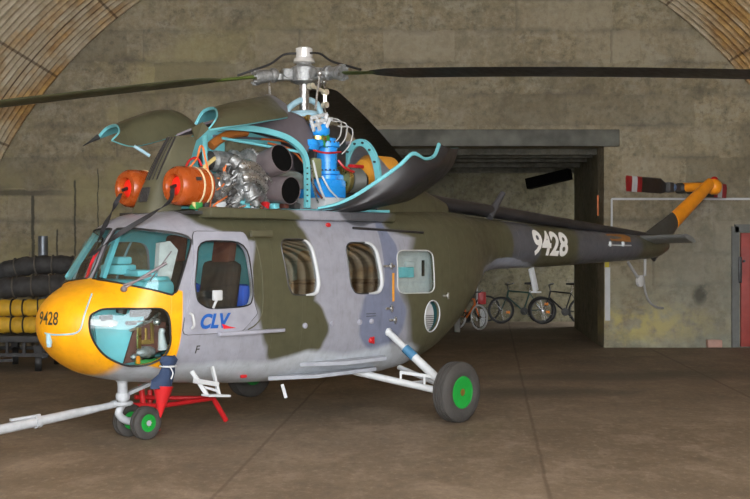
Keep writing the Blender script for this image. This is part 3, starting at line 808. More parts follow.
wires(4, M_white, 'pale_hose', (-1.40, -1.0), (2.10, 2.45), .008, 21)
g = G(); g.tube(cat([H(190, 167, -.42), H(197, 158, -.42), H(200, 147, -.42), H(203, 148, -.42), H(206, 162, -.44), H(210, 178, -.46), H(212, 190, -.46), H(208, 200, -.46)], 5), .010, 6); P('ignition_lead', g, M_wire, en)
g = G(); g.tube(cat([H(186, 166, -.42), H(190, 160, -.42), H(197, 158, -.42), H(202, 166, -.44)], 5), .010, 6); P('red_lead', g, M_red, en)
g = G(); g.bar(H(204, 167, -.44), H(215, 158, -.40), .02, .03); P('yellow_bracket', g, simple('pale_yellow', (.6, .48, .2), .5), en)
g = G(); g.tube(cat([H(211, 146, -.15), H(220, 139, -.15), H(232, 134, -.15), H(246, 132, -.15)], 5), .045, 12); P('brown_duct', g, simple('brown_duct', (.32, .11, .02), .5), en)
# lower clutter along the sill
for i, (u, v, w_, h_, mt) in enumerate([(196, 203, .10, .12, M_greenp), (205, 205, .06, .08, M_dark), (219, 206, .12, .07, M_white), (232, 205, .08, .1, M_dark), (241, 202, .13, .05, M_cyan), (246, 206, .05, .1, M_cyan), (256, 206, .07, .08, M_brass), (265, 206, .05, .08, M_red), (274, 206, .07, .06, M_cyan), (284, 206, .06, .05, M_brown), (295, 206, .08, .07, M_dark)]):
    g = G(); g.box(H(u, v, -.42), (w_, .08, h_), Matrix.Rotation(.3*math.sin(i*2.1), 3, 'Y'), bev=.012); P('deck_fitting', g, mt)
g = G(); g.bar(H(192, 199, -.45), H(196, 208, -.45), .02, .03); P('yellow_bracket', g, simple('pale_yellow', (.6, .48, .2), .5))
g = G(); g.bar(H(238, 203, -.42), H(249, 196, -.42), .02, .02); g.bar(H(249, 196, -.42), H(254, 205, -.42), .02, .02); P('mount_bracket', g, M_cyan)
# exhausts
def stub(a, b2, r, name='exhaust_pipe'):
    a, b2 = V(a), V(b2); d = (b2-a).normalized(); L = (b2-a).length
    g = G(); g.lathe([(r*.85, 0), (r, L*.2), (r*1.02, L), (r*.98, L), (r*.97, L*.4), (.01, L*.38)], a, d, 28); ex = P(name, g, M_exh)
    g = G(); g.lathe([(r*.975, L*.985), (r*.955, L*.97), (r*.94, L*.5), (.01, L*.45)], a, d, 28); P('pipe_mouth', g, M_soot, ex)
stub(H(250, 172, -.16), H(282, 158, -.60), .135); stub(H(258, 188, -.20), H(291, 190.5, -.64), .130)
g = G(); g.tube(cat([H(246, 177, -.42), H(262, 176, -.42), H(284, 175, -.40), H(298, 177, -.34), H(303, 186, -.30)], 5), .045, 14); P('exhaust_collector', g, simple('grey_tube', (.22, .23, .21), .5, .4))
g = G()
for k, (a, b2) in enumerate([((262, 139), (303, 147)), ((268, 143), (305, 156)), ((290, 150), (305, 165))]): g.tube(cat([H(*a, -.1), H((a[0]+b2[0])/2, (a[1]+b2[1])/2-2, -.1), H(*b2, -.15)], 5), .010, 6)
P('orange_wiring', g, M_wire)

# ---- main gearbox group
g = G(); gp = H(327, 205, -.22)
g.lathe([(.11, 0), (.11, .22), (.135, .23), (.135, .26), (.105, .27), (.105, .50), (.13, .51), (.13, .56), (.09, .57), (.09, .60)], (gp.x, -.22, 2.24), (0, 0, 1), 28)
gb = P('main_gearbox', g, M_sky)
g = G(); g.box((gp.x-.02, -.14, 2.32), (.36, .42, .20), bev=.03); g.box((gp.x+.10, -.2, 2.42), (.16, .2, .12), bev=.03); P('gearbox_base', g, M_sky, gb)
g = G(); g.box((gp.x-.02, -.16, 2.15), (.34, .44, .16), bev=.02); P('gearbox_mount', g, M_white, gb)
g = G()
for k in range(18):
    a = 2*PI*k/18
    for z in (2.47, 2.76): g.lathe([(.010, 0), (.010, .022)], (gp.x+math.cos(a)*.124, -.22+math.sin(a)*.124, z+.025), (0, 0, 1), 6)
P('flange_bolts', g, M_dark, gb)
for (a, b2, r, mt) in (((313, 160), (325, 200), .013, M_white), ((311, 165), (318, 203), .012, M_steel), ((309, 172), (322, 198), .012, M_brown), ((338, 160), (354, 172), .012, M_red), ((313, 150), (341, 152), .010, M_red), ((322, 176), (340, 200), .010, M_white)):
    g = G(); g.tube(cat([H(*a, -.36), H((a[0]+b2[0])/2-1, (a[1]+b2[1])/2+2, -.40), H(*b2, -.38)], 5), r, 6); P('gearbox_pipe', g, mt, gb)
g = G(); g.box(H(316, 168, -.35), (.12, .06, .20), bev=.02); P('relay_box', g, simple('drab_box', (.18, .20, .10), .5), gb)
fanc = H(344, 180, -.25)
g = G(); pr = [(.13, 0)]
for k in range(6): pr += [(.135, .03+k*.035), (.115, .045+k*.035)]
g.lathe(pr+[(.10, .27)], fanc, (1, .0, .0), 28); fn = P('cooling_fan', g, simple('fan_housing', (.07, .07, .06), .55))
g = G(); g.lathe([(.14, -.05), (.145, -.04), (.145, 0), (.13, .01)], fanc, (1, 0, 0), 28); P('fan_ring', g, M_brass, fn)
g = G(); g.box(fanc+V((.18, 0, .15)), (.20, .06, .035), bev=.01); P('fan_bracket', g, M_red, fn)
g = G(); cc = H(318, 133, -.2); g.lathe([(.10, -.03), (.12, 0), (.12, .04), (.09, .10), (.03, .13)], cc, (0, -.1, 1), 20); hb = P('blue_reservoir', g, M_sky)
g = G(); g.lathe([(.11, -.07), (.11, -.03)], cc, (0, -.1, 1), 20); P('reservoir_band', g, M_brass, hb)
g = G(); g.lathe([(.09, 0), (.11, .05), (.09, .1)], H(309, 150, -.25), (0, 0, 1), 16); g.box(H(314, 143, -.25), (.2, .1, .08), bev=.02); P('reservoir_bracket', g, M_sky, hb)
g = G(); g.prism([H(322, 136, -.3), H(326, 126, -.3), H(329, 136, -.3), H(333, 144, -.3), H(329, 149, -.3), H(324, 146, -.3)], (0, .03, 0)); P('green_guard', g, M_greenp)
g = G()
for (a, b2) in (((311, 119), (314, 131)), ((311, 118), (327, 114)), ((316, 116), (320, 130)), ((327, 114), (324, 124)), ((313, 126), (322, 122)), ((318, 121), (332, 119)), ((330, 118), (326, 128))): g.bar(H(*a, -.32), H(*b2, -.30), .03, .035, bev=.005)
P('control_bracket', g, M_white)
for k, c_ in enumerate(((326, 118), (332, 121), (338, 126))):
    g = G(); g.tube(cat([H(c_[0], c_[1], -.3), H(c_[0]+14, c_[1]+3, -.3), H(c_[0]+14-k, c_[1]+18, -.3), H(c_[0]+4, c_[1]+28, -.3)], 6), .007, 6); P('control_cable', g, M_lining)
g = G(); g.box((.25, .02, 2.75), (.5, .34, .5), bev=.06); P('gearbox_housing', g, M_dark)

# ------------------------------------------------------------ rotor
ZH = 3.50
g = G(); g.lathe([(.07, 2.7), (.07, 3.02), (.052, 3.04), (.052, 3.40), (.09, 3.42), (.09, 3.44)], (0, 0, 0), (0, 0, 1), 24); ms = P('rotor_mast', g, M_steel)
g = G(); g.lathe([(.09, 0), (.15, .02), (.16, .05), (.14, .08), (.10, .09)], (0, 0, 3.04), (0, 0, 1), 28); sw = P('swashplate', g, M_pale)
g = G(); g.tube(cat([hax(285, 118, 1, 0), hax(290, 107, 1, 0), hax(304, 99.5, 1, 0), hax(317, 104, 1, 0), hax(322, 118, 1, 0)], 6), .032, 10); P('swash_yoke', g, M_pale, sw)
g = G()
for k in range(5): g.box((-.16+.07*k, -.15, 3.02+.02*(k % 2)), (.045, .05, .06), bev=.01)
P('swash_fittings', g, M_brass, sw)
g = G(); g.lathe([(.10, -.09), (.14, -.07), (.15, 0), (.14, .07), (.08, .10), (.07, .13)], (0, 0, ZH), (0, 0, 1), 28)
hub = P('rotor_hub', g, M_alu)
g = G(); g.lathe([(.10, .12), (.115, .13), (.10, .17), (.088, .18), (.088, .27), (.07, .285), (.01, .29)], (0, 0, ZH), (0, 0, 1), 28); P('hub_dome', g, simple('polished_cap', (.62, .62, .60), .22, .35), hub)
angs = [(9, .02, .0062), (-111, .150, .003), (129, .066, .0055)]
def foil(ch, th, n=20):
    out = []
    for k in range(n):
        a = 2*PI*k/n; x = math.cos(a); y = math.sin(a)
        out.append((ch*(.5*x+.18), th*.5*y*(.55+.45*x)))
    return out
for i, (a, k1, k2) in enumerate(angs):
    ar_ = math.radians(a); dr = MHI.to_3x3() @ V((math.sin(ar_), math.cos(ar_), 0)); lt = V((0, 0, 1)).cross(dr)
    def R(t, s_=0, z=0): return dr*t+lt*s_+V((0, 0, ZH+z-k1*max(0, t-.2)-k2*max(0, t-.2)**2))
    # hinge and grip
    g = G(); g.bar(R(.10), R(.24), .10, .12, bev=.02); g.tube([R(.20, -.09), R(.20, .09)], .045, 14); g.lathe([(.05, 0), (.06, .02), (.06, .06), (.045, .07)], R(.27, 0, -.06), (0, 0, 1), 14)
    arm = P('hub_arm', g, M_alu, hub)
    g = G(); g.lathe([(.055, 0), (.075, .03), (.075, .07), (.06, .08), (.07, .18), (.085, .22), (.085, .25)], R(.28), R(.6)-R(.28), 20)
    for k in range(8):
        b3 = 2*PI*k/8; g.lathe([(.012, 0), (.012, .03)], R(.52)+lt*.072*math.cos(b3)+V((0, 0, .072*math.sin(b3))), dr, 6)
    P('blade_grip', g, M_alu, arm)
    g = G(); g.tube([R(.34, -.14, -.02), R(.30, -.16, -.38)], .012, 8); g.ball(R(.34, -.14, -.02), .03, 10); g.bar(R(.34, -.14, -.02), R(.34, 0, 0), .03, .04); P('pitch_link', g, M_steel, arm)
    g = G(); g.tube(cat([V((0, 0, ZH+.22))+dr*.08, R(.22, 0, .20), R(.36, .02, .12), R(.55, .05, .07), R(.72, .05, .03)], 5), .012, 6); P('deicing_cable', g, M_black, arm)
    g = G(); rows = []
    for t, ch, th in ((.53, .08, .06), (.62, .12, .055), (.78, .14, .05), (.95, .16, .05)):
        rows.append([R(t, y, z) for y, z in foil(ch, th)])
    vv = g.grid(rows, True); g.f(vv[0]); g.f(vv[-1][::-1]); bl0 = P('blade_root', g, M_broot, arm)
    g = G(); rows = []
    ts = [.90, 1.0, 1.15]+[1.3+j*(7.25-1.3)/14 for j in range(15)]
    for j, t in enumerate(ts):
        ch = (.16, .26, .38)[j] if j < 3 else .40
        tw = math.radians(4) if i == 1 else -math.radians(6.5-3*t/7.25); 
        rows.append([R(t, y*math.cos(tw)-z*math.sin(tw), y*math.sin(tw)+z*math.cos(tw)) for y, z in foil(ch, .05)])
    vv = g.grid(rows, True); g.f(vv[0]); g.f(vv[-1][::-1])
    P('rotor_blade', g, M_bladeg if i == 1 else M_bladeb, heli, label='olive rotor blade' if i == 1 else None)
g = G(); a, b2, c_ = hax(311, 86, 1, -.1), hax(325, 92, 1, -.1), hax(325, 105, 1, -.1); g.bar(a, b2, .035, .03); g.bar(b2, c_, .035, .03)
for p in (a, b2, c_): g.lathe([(.032, -.03), (.032, .03)], p, (0, 1, 0), 12)
P('scissor_link', g, simple('worn_link', (.62, .58, .45), .35, .5), hub)

# ------------------------------------------------------------ tail
g = G(); rows = []
for x, z, r in ((1.6, 2.30, .10), (2.2, 2.24, .085), (3.4, 2.155, .08), (5.2, 2.02, .07), (6.6, 1.92, .06), (7.3, 1.87, .055)):
    rows.append([V((x, math.cos(q)*r*1.2, z+math.sin(q)*r)) for q in [2*PI*k/16 for k in range(16)]])
vv = g.grid(rows, True); g.f(vv[0]); g.f(vv[-1][::-1]); P('drive_shaft_cover', g, M_under)
M_tdark = simple('dark_tail_paint', (.045, .045, .04), .42)
f0, f1, f2 = V((7.10, 0, 1.74)), V((7.82, 0, 2.14)), V((8.98, 0, 2.74))
def fin(a, b2, w0, w1, mat, name, t0=.07, t1=.06):
    d = (b2-a).normalized(); q = V((0, 1, 0)).cross(d); g = G(); rows = []
    for p, w_, t_2 in ((a, w0, t0), (b2, w1, t1)): rows.append([p+q*math.cos(2*PI*k/20)*w_+V((0, math.sin(2*PI*k/20)*t_2, 0)) for k in range(20)])
    vv = g.grid(rows, True); g.f(vv[0]); g.f(vv[-1][::-1]); return P(name, g, mat)
fin(f0, f1, .25, .14, M_tdark, 'tail_fin_root'); fin(f1, f2, .135, .10, M_tail_or, 'tail_fin', .08, .07)
g = G(); g.ball((9.13, 0, 2.70), .125, 18, (1.05, 1, 1.05)); g.lathe([(.08, 0), (.08, .14), (.075, .16), (.075, .50), (.06, .53)], (9.10, .0, 2.70), (-.20, 1, 0), 20); tg = P('tail_gearbox', g, M_tail_or)
g = G(); g.ball((9.14, 0, 2.83), .045, 12, (1.4, 1.2, .8)); P('tail_lamp', g, M_red, tg)
M_bred = simple('blade_red', (.26, .012, .015), .45)
TC = V((9.0, .52, 2.69))
g = G(); g.lathe([(.07, -.10), (.085, -.05), (.085, .05), (.05, .1)], TC, (0, 1, 0), 18); g.box(TC, (.56, .10, .11), bev=.02)
g.box(TC+V((-.38, 0, 0)), (.14, .13, .16), bev=.02); g.box(TC+V((.38, 0, 0)), (.14, .13, .16), bev=.02); th_ = P('tail_rotor_hub', g, M_dark)
g = G(); g.lathe([(.065, 0), (.065, .05)], TC+V((-.28, -.02, 0)), (-1, 0, 0), 14); P('hub_collar', g, simple('slate_blue', (.10, .16, .28), .4), th_)
for sg in (-1, 1):
    def tb(x0, x1, c0, c1, mat, name, par=None):
        g = G(); rows = []
        for x, c in ((x0, c0), (x1, c1)): rows.append([TC+V((sg*x, yy+.02*math.cos(0), zz)) for zz, yy in [(p[0]*1.0-.03, p[1]) for p in foil(c, .035)]])
        vv = g.grid(rows, True); g.f(vv[0]); g.f(vv[-1][::-1]); return P(name, g, mat, par or heli)
    tb(.40, .60, .12, .24, M_bladeb, 'tail_rotor_cuff', th_)
    bl = tb(.60, 1.20, .24, .24, M_bladeb, 'tail_rotor_blade')
    tb(1.20, 1.34, .241, .241, M_bred, 'red_band', bl); tb(1.34, 1.50, .241, .241, M_white, 'white_band', bl); tb(1.50, 1.66, .241, .241, M_bred, 'red_band', bl)
# stabiliser
g = G(); rows = []
for y, x0, c, z in ((-.78, 6.66, .34, 1.86), (-.10, 6.62, .46, 1.84), (.78, 6.66, .34, 1.86)):
    rows.append([V((x0+c*(.5+.5*math.cos(2*PI*k/18)), y, z+.04*math.sin(2*PI*k/18)-.09*(.5+.5*math.cos(2*PI*k/18)-.5))) for k in range(18)])
vv = g.grid(rows, True); g.f(vv[0]); g.f(vv[-1][::-1]); P('tail_stabiliser', g, simple('stabiliser_grey', (.16, .165, .16), .4))
# skid
g = G(); a, b2, c_ = hax(628, 262, 1, 0), hax(640, 281, 1, 0), hax(645, 256, 1, 0)
g.tube([a, b2], .022, 8); g.tube([c_, hax(645, 276, 1, 0)], .022, 8); g.tube(cat([hax(643, 275, 1, 0), hax(645, 290, 1, 0), hax(649, 301, 1, 0), hax(656, 307, 1, 0), hax(663, 308, 1, 0)], 5), .018, 8)
sk = P('tail_skid', g, simple('skid_grey', (.28, .28, .27), .5))
g = G(); g.lathe([(.075, -.03), (.085, -.02), (.085, .02), (.03, .04)], b2, (0, -1, 0), 20); P('skid_pulley', g, M_lining, sk)
# antennas, pitot-like stubs and stencil on the boom
g = G(); g.tube([hax(489, 217, 1, -.05), hax(503, 193, 1, -.05)], [.055, .035], 10); P('boom_antenna', g, simple('antenna_grey', (.06, .06, .065), .5))
g = G(); g.bar(hax(531, 268, 1, 0), hax(536, 291, 1, 0), .04, .09, (1, 0, 0), bev=.01); g.box(hax(536, 292, 1, 0), (.10, .10, .02)); P('under_boom_antenna', g, M_white)
g = G()
for u in (610, 623): g.ball(H(u, 244, -.22), .03, 10, (1, 1, 1.4))
g.tube([H(608, 245, -.22), H(631, 245.5, -.22)], .010, 6); P('boom_sensor', g, M_white)
g = G(); pts = [(608, 234), (609, 240.5), (629, 242), (631, 237), (628, 234.5)]; q_ = [(lambda p: V((p.x, surf_y(p.x, p.z)-.006, p.z)))(H(u, v, -.17)) for u, v in pts]; g.prism(q_, (0, -.003, 0)); P('tail_placard', g, simple('brown_stencil', (.30, .13, .03), .5))
# ------------------------------------------------------------ undercarriage
def wheel(c, r, w, name, parent, hubm=M_hub, groove=3, root=None):
    c = V(c); A = (0, -1, 0); h = w/2
    g = G(); pr = [(r*.52, -h*.80), (r*.62, -h*.98), (r*.80, -h), (r*.93, -h*.82)]
    n = groove*2+1
    for k in range(n+1):
        y = -h*.66+2*h*.66*k/n; rr = r*(1-.02*abs(y/h)); pr.append((rr, y)); 
        if k < n: pr += [(rr, y+h*.06), (rr-.010, y+h*.10), (rr-.010, y+2*h*.66/n-h*.04)] if k % 2 else []
    pr += [(r*.93, h*.82), (r*.80, h), (r*.62, h*.98), (r*.52, h*.80)]
    g.lathe(pr, c, A, 44, closed=True); ty = P(name, g, M_tyre, parent)
    g = G(); g.lathe([(r*.53, -h*.8), (r*.53, h*.82), (r*.48, h*.86), (r*.45, h*.55), (r*.40, h*.30), (r*.30, h*.28), (r*.24, h*.62), (r*.14, h*.70), (.01, h*.70)], c, A, 36); g.lathe([(r*.53, h*.8), (r*.53, -h*.82), (r*.46, -h*.86), (r*.44, -h*.5), (.01, -h*.5)], c, A, 36); rm = P('wheel_hub', g, hubm, ty)
    g = G(); g.lathe([(r*.12, h*.6), (r*.12, h*.80), (r*.06, h*.85)], c, A, 12)
    for k in range(8): a = 2*PI*k/8; g.lathe([(r*.025, 0), (r*.025, .012)], c+V((math.cos(a)*r*.23, -h*.64, math.sin(a)*r*.23)), A, 6)
    P('axle_nut', g, M_brass, ty)
    return ty
MX = .605
for sg in (1, -1):
    f = -sg
    wheel((MX, 1.525*f, .30), .30, .19, 'main_wheel', heli)
    top = V((.47, .74*f, .86)); ax = V((MX, 1.40*f, .33))
    g = G(); g.tube([top, top.lerp(ax, .30)], .035, 12); g.tube([top.lerp(ax, .28), top.lerp(ax, .98)], .044, 14); g.ball(top, .045, 12); st_ = P('landing_strut', g, M_white)
    g = G(); g.tube([top.lerp(ax, .30), top.lerp(ax, .46)], .048, 14); P('strut_band', g, simple('strut_blue', (.05, .17, .30), .4), st_)
    g = G(); g.tube([top.lerp(ax, .05), top.lerp(ax, .28)], .024, 10); P('strut_piston', g, M_steel, st_)
    arm0 = V((.20, .52*f, .46)); arm1 = V((.85, .56*f, .46)); axl = V((MX, 1.42*f, .28))
    g = G(); g.tube([arm0, axl], .035, 10); g.tube([arm1, axl+V((.02, 0, .04))], .028, 10); g.tube([axl+V((0, -.03*f, 0)), V((MX, 1.52*f, .30))], .04, 12)
    g.bar(arm0.lerp(axl, .55), arm1.lerp(axl, .55), .025, .025); g.bar(arm0.lerp(axl, .50)+V((0, 0, .10)), V((MX+.02, 1.40*f, .42)), .03, .03); g.bar(arm0.lerp(axl, .50), arm0.lerp(axl, .50)+V((0, 0, .11)), .02, .02)
    g.bar(arm0.lerp(axl, .75), arm0.lerp(axl, .75)+V((0, 0, .13)), .02, .02); P('landing_gear_arm', g, M_white)
NX = MX-2.71
for y in (-.13, .13): wheel((NX, y, .15), .15, .105, 'nose_wheel', heli, groove=1)
g = G(); g.tube([(NX-.16, 0, .52), (NX-.15, 0, .30)], .045, 12); g.tube(cat([(NX-.15, 0, .33), (NX-.20, 0, .24), (NX-.12, 0, .17), (NX, 0, .15)], 5), .035, 10); g.tube([(NX, -.18, .15), (NX, .18, .15)], .025, 10)
g.lathe([(.06, 0), (.065, .03), (.06, .06)], (NX-.155, 0, .36), (0, 0, 1), 14); g.box((NX-.06, 0, .54), (.3, .10, .05), bev=.02); g.bar((NX-.14, 0, .40), (NX+.22, 0, .50), .05, .03)
P('nose_strut', g, M_bar)
g = G(); g.torus((NX-.155, 0, .33), (0, 0, 1), .06, .012, 20, 6); P('strut_clamp', g, M_steel)
# ------------------------------------------------------------ loose things at the helicopter
def B(name, g, mat, parent): return build(name, g, mat, parent)
# red intake plugs with ribbons
for y, lab, mid in ((-.36, 'red intake plug in the nearer orange engine intake, above the cabin door', [(-2.02, -.40, 2.24), (-2.10, -.47, 2.13), (-2.24, -.42, 2.02), (-2.42, -.18, 1.84), (-2.56, .02, 1.66)]),
                    (.36, 'red intake plug in the farther orange engine intake, nearest the wall', [(-2.02, .36, 2.22), (-2.12, .34, 2.08), (-2.28, .20, 1.97), (-2.44, .10, 1.80), (-2.57, .05, 1.64)])):
    t = empty('intake_plug', at_base(-1.98, y, 2.2), lab, 'cover', 'red plugs in the engine intakes')
    g = G(); g.lathe([(.082, .12), (.084, .05), (.06, .035), (.01, .03)], (-1.98, y, 2.27), (1, 0, 0), 24); B('plug', g, M_plug, t)
    g = G(); g.tube([(-1.95, y, 2.27), (-2.01, y-.01, 2.25)], .016, 8); B('handle', g, M_black, t)
    g = G(); pts = cat(mid, 6); rows = []
    for i, p in enumerate(pts):
        tg_ = (pts[min(i+1, len(pts)-1)]-pts[max(i-1, 0)]).normalized(); a = i*.28; u = V((0, math.cos(a), math.sin(a))); u = (u-tg_*u.dot(tg_)).normalized(); n = tg_.cross(u)
        rows.append([p+u*.022+n*.002, p-u*.022+n*.002, p-u*.022-n*.002, p+u*.022-n*.002])
    vv = g.grid(rows, True); g.f(vv[0]); g.f(vv[-1][::-1]); B('strap', g, M_strap, t)
# tow bar
t = empty('tow_bar', at_base(-2.8, -.6, 0), 'pale grey tow bar coupled to the nose wheel strut, running out of the frame', 'tow bar')
a = V((NX-.17, 0, .33)); e_ = H(-60, 439, -1.4)
k_ = floor_at(0, 470)
e2 = MHI @ at(-70, 445, 9.3)
g = G(); d = (e2-a).normalized(); q1 = a+d*.10; g.tube([q1, q1+d*.25, q1+d*.40, q1+d*2.2, e2], [.022, .036, .040, .046, .048], 14); B('bar', g, M_bar, t)
g = G(); g.torus(a, (0, 0, 1), .085, .02, 22, 8); g.tube([a+d*.06, q1+d*.1], .03, 10); B('coupling', g, M_bar, t)
g = G(); p = q1+d*.75; g.lathe([(.054, 0), (.054, .05)], p, d, 16); g.bar(p+V((0, 0, .05)), p+d*.28+V((0, 0, .06)), .03, .02); B('clamp', g, M_bar, t)
# red tubular stand under the cockpit
t = empty('service_stand', at_base(-1.6, 0, 0), 'red tubular metal stand under the cockpit behind the nose wheels', 'stand')
def F(u, v, y): return H(u, v, y)
pA, pB, pC, pD = H(141, 388, .15), H(146, 411, .15), H(213, 398, .15), H(226, 416, .15)
g = G(); g.tube([pA+V((0, 0, .03)), V((pB.x, pB.y, .02))], .028, 10); B('leg', g, M_red, t)
g = G(); g.tube([pC, V((pD.x, pD.y, .02))], .026, 10); B('leg', g, M_red, t)
g = G(); q = H(150, 400, .45); g.tube([q+V((0, 0, .1)), V((q.x, q.y, .02))], .026, 10); B('leg', g, M_red, t)
g = G(); q2 = H(158, 402, .1); g.tube([q2, V((q2.x, q2.y, .02))], .022, 10); B('leg', g, M_red, t)
g = G(); g.tube([H(131, 405, .15), H(160, 406, .12), pC], .024, 10); g.tube([H(135, 397, .45), H(165, 398, .4), pC], .022, 10); B('cross_rail', g, M_red, t)
# blue bag with red pennant hung from the nose
t = empty('hanging_cover', at_base(-2.2, -.72, .4), 'dark blue cloth cover with a red pennant tied below the nose window', 'cover')
g = G(); c = on_skin(168, 359, .02)
rows = []
for v_, w_, dx in ((356, .06, 0), (361, .085, 0), (367, .06, .0), (374, .075, -.02), (380, .10, -.07), (387, .095, -.08)):
    p = H(168, v_, c.y-.05)+V((dx, 0, 0)); rows.append([p+V((math.cos(2*PI*k/14)*w_*(1+.18*math.sin(k*2.3+v_)), math.sin(2*PI*k/14)*w_*.6, .012*math.sin(k*3.1))) for k in range(14)])
vv = g.grid(rows, True); g.f(vv[0]); g.f(vv[-1][::-1]); B('cloth', g, M_cloth_b, t)
g = G(); g.lathe([(.09, 0), (.06, -.10), (.02, -.22), (.004, -.27)], H(163, 386, c.y-.05), (.10, 0, 1), 12); B('pennant', g, M_red, t)
g = G(); g.torus(H(168, 366, c.y-.05), (0, 0, 1), .07, .008, 20, 6); g.tube(cat([H(170, 367, c.y-.13), H(173, 373, c.y-.13), H(171, 379, c.y-.13)], 5), .006, 6); B('cord', g, M_white, t)
g = G(); g.ball(c, .07, 14, (1, .5, .6)); B('knot', g, M_black, t)
# boarding step
t = empty('boarding_step', at_base(-1.9, -.85, .35), 'white tubular boarding step hanging below the cabin door', 'step')
y0 = -.70
P1, P2, P3, P4, P5, P6 = H(192, 371, y0), H(207, 395, y0-.12), H(227, 395.5, y0-.12), H(212, 367, y0), H(219, 395, y0-.12), H(202, 386, y0-.10)
g = G(); g.bar(P1, P2, .02, .035); B('side_rail', g, M_white, t)
g = G(); g.bar(P4, P5, .02, .035); B('side_rail', g, M_white, t)
g = G(); g.bar(P2+V((-.02, 0, 0)), P3, .10, .02); B('tread', g, M_white, t)
g = G(); g.bar(H(196, 381, y0-.06), H(216, 384, y0-.06), .08, .04); g.bar(H(204, 387, y0-.08), H(217, 391, y0-.1), .03, .02); B('tread', g, M_white, t)
# ------------------------------------------------------------ hose trolley on the left
YT = 17.3
def R3(name, g, mat, parent): return build(name, g, mat, parent, 'room')
def px(u, D): return (u-375)*D/FPX
def pz(v, D): return CAMH-(v-249.5)*D/FPX
x0, x1 = px(-70, YT), px(60, YT); zt = pz(336, YT)
M_dkt = simple('trolley_paint', (.028, .028, .028), .7)
t = empty('hose_trolley', Matrix.Translation((px(20, YT), YT, 0)), 'dark steel trolley carrying black and yellow air hoses, left of the helicopter nose', 'trolley')
g = G(); g.box(((x0+x1)/2, YT, zt), (x1-x0, 1.3, .09), bev=.01); g.box(((x0+x1)/2, YT-.6, zt-.22), (x1-x0, .05, .05)); g.box(((x0+x1)/2, YT+.6, zt-.22), (x1-x0, .05, .05))
for k in range(8): g.box((x0+.1+k*(x1-x0-.2)/7, YT-.6, zt-.12), (.04, .04, .22))
R3('deck', g, M_dkt, t)
for k, (u, yy) in enumerate(((48, -.5), (48, .5), (-30, -.5), (5, .5))):
    c = V((px(u, YT), YT+yy, .13)); g = G(); g.lathe([(.06, -.04), (.13, -.045), (.14, -.02), (.14, .02), (.13, .045), (.06, .04)], c, (1, .3, 0), 20); w_ = R3('wheel', g, M_black, t)
    g = G(); g.box(c+V((0, 0, .17)), (.10, .12, .12), bev=.01); R3('fork', g, M_dkt, w_)
g = G(); g.bar((px(8, YT), YT-.6, zt-.3), (px(26, YT), YT-.6, .16), .04, .04); R3('brace', g, M_dkt, t)
M_hb = simple('black_hose_cloth', (.03, .029, .028), .75, var=.4, scale=8, bump=.5, bscale=14)
M_hr = simple('hose_ring', (.085, .075, .06), .8)
M_hy = simple('yellow_hose_cloth', (.50, .29, .015), .7, var=.25, scale=7, bump=.7, bscale=12)
def hose(name, pts, r, mat, ringm, label, grp, step_=.22, seed=1):
    pts = cat(pts, 14); q = random.Random(seed); L = 0; rs = []; rings = []
    for i, p in enumerate(pts):
        if i: L += (p-pts[i-1]).length
        f = (L/step_) % 1; rs.append(r*(1-.04-.10*abs(f-.5)*0-.07*math.cos(2*PI*f)+q.uniform(-.035, .035)))
        if i and int(L/step_) != int((L-(p-pts[i-1]).length)/step_): rings.append((p, (pts[min(i+1, len(pts)-1)]-pts[i-1]).normalized()))
    zmin = min(p.z for p in pts)-r; c = pts[len(pts)//2]
    t = empty(name, Matrix.Translation((c.x, c.y, zmin)), label, 'hose', grp)
    g = G(); g.tube(pts, rs, 18); R3('hose_skin', g, mat, t)
    for p, d in rings: g = G(); g.torus(p, d, r*1.0, .012, 22, 6); R3('hoop', g, ringm, t)
    return t
def hp(u, v, dy): return V((px(u, YT+dy), YT+dy, pz(v, YT+dy)))
hose('air_hose', [hp(-70, 284, -.35), hp(-20, 289, -.38), hp(20, 287, -.38), (hp(55, 285, -.34)), hp(80, 284, -.2), hp(96, 284, .1)], .152, M_hb, M_hr, 'thick black air hose, the lower one of the two, resting on the yellow hoses', 'black air hoses', .24, 2)
hose('air_hose', [hp(-70, 292, .0), hp(-10, 276, .0), hp(15, 268, .0), hp(40, 265, .0), hp(66, 265, .05), hp(90, 268, .3)], .135, M_hb, M_hr, 'thick black air hose, the topmost of the pile on the trolley', 'black air hoses', .26, 3)
hose('air_hose', [hp(-70, 309, -.42), hp(-20, 308, -.44), hp(20, 308, -.44), hp(45, 307, -.4), hp(70, 305, -.1)], .118, M_hy, M_black, 'yellow air hose with dark hoops, directly under the black hoses', 'yellow air hoses', .19, 4)
hose('air_hose', [hp(-70, 325, -.48), hp(-20, 325, -.50), hp(20, 325, -.50), hp(48, 324, -.45), hp(72, 322, -.1)], .116, M_hy, M_black, 'yellow air hose with dark hoops, lowest, lying on the trolley deck', 'yellow air hoses', .19, 5)
# pipe standing behind
g = G(); D = 18.6; g.lathe([(.075, 0), (.075, pz(236, D)-.02), (.065, pz(236, D)-.02), (.065, pz(236, D)-.2), (.01, pz(236, D)-.2)], (px(43, D), D, .02), (0, 0, 1), 20)
tag(build('steel_pipe', g, simple('galvanised_pipe', (.16, .18, .20), .4, .6), None, 'room'), 'upright grey steel pipe standing behind the hose trolley', 'pipe')

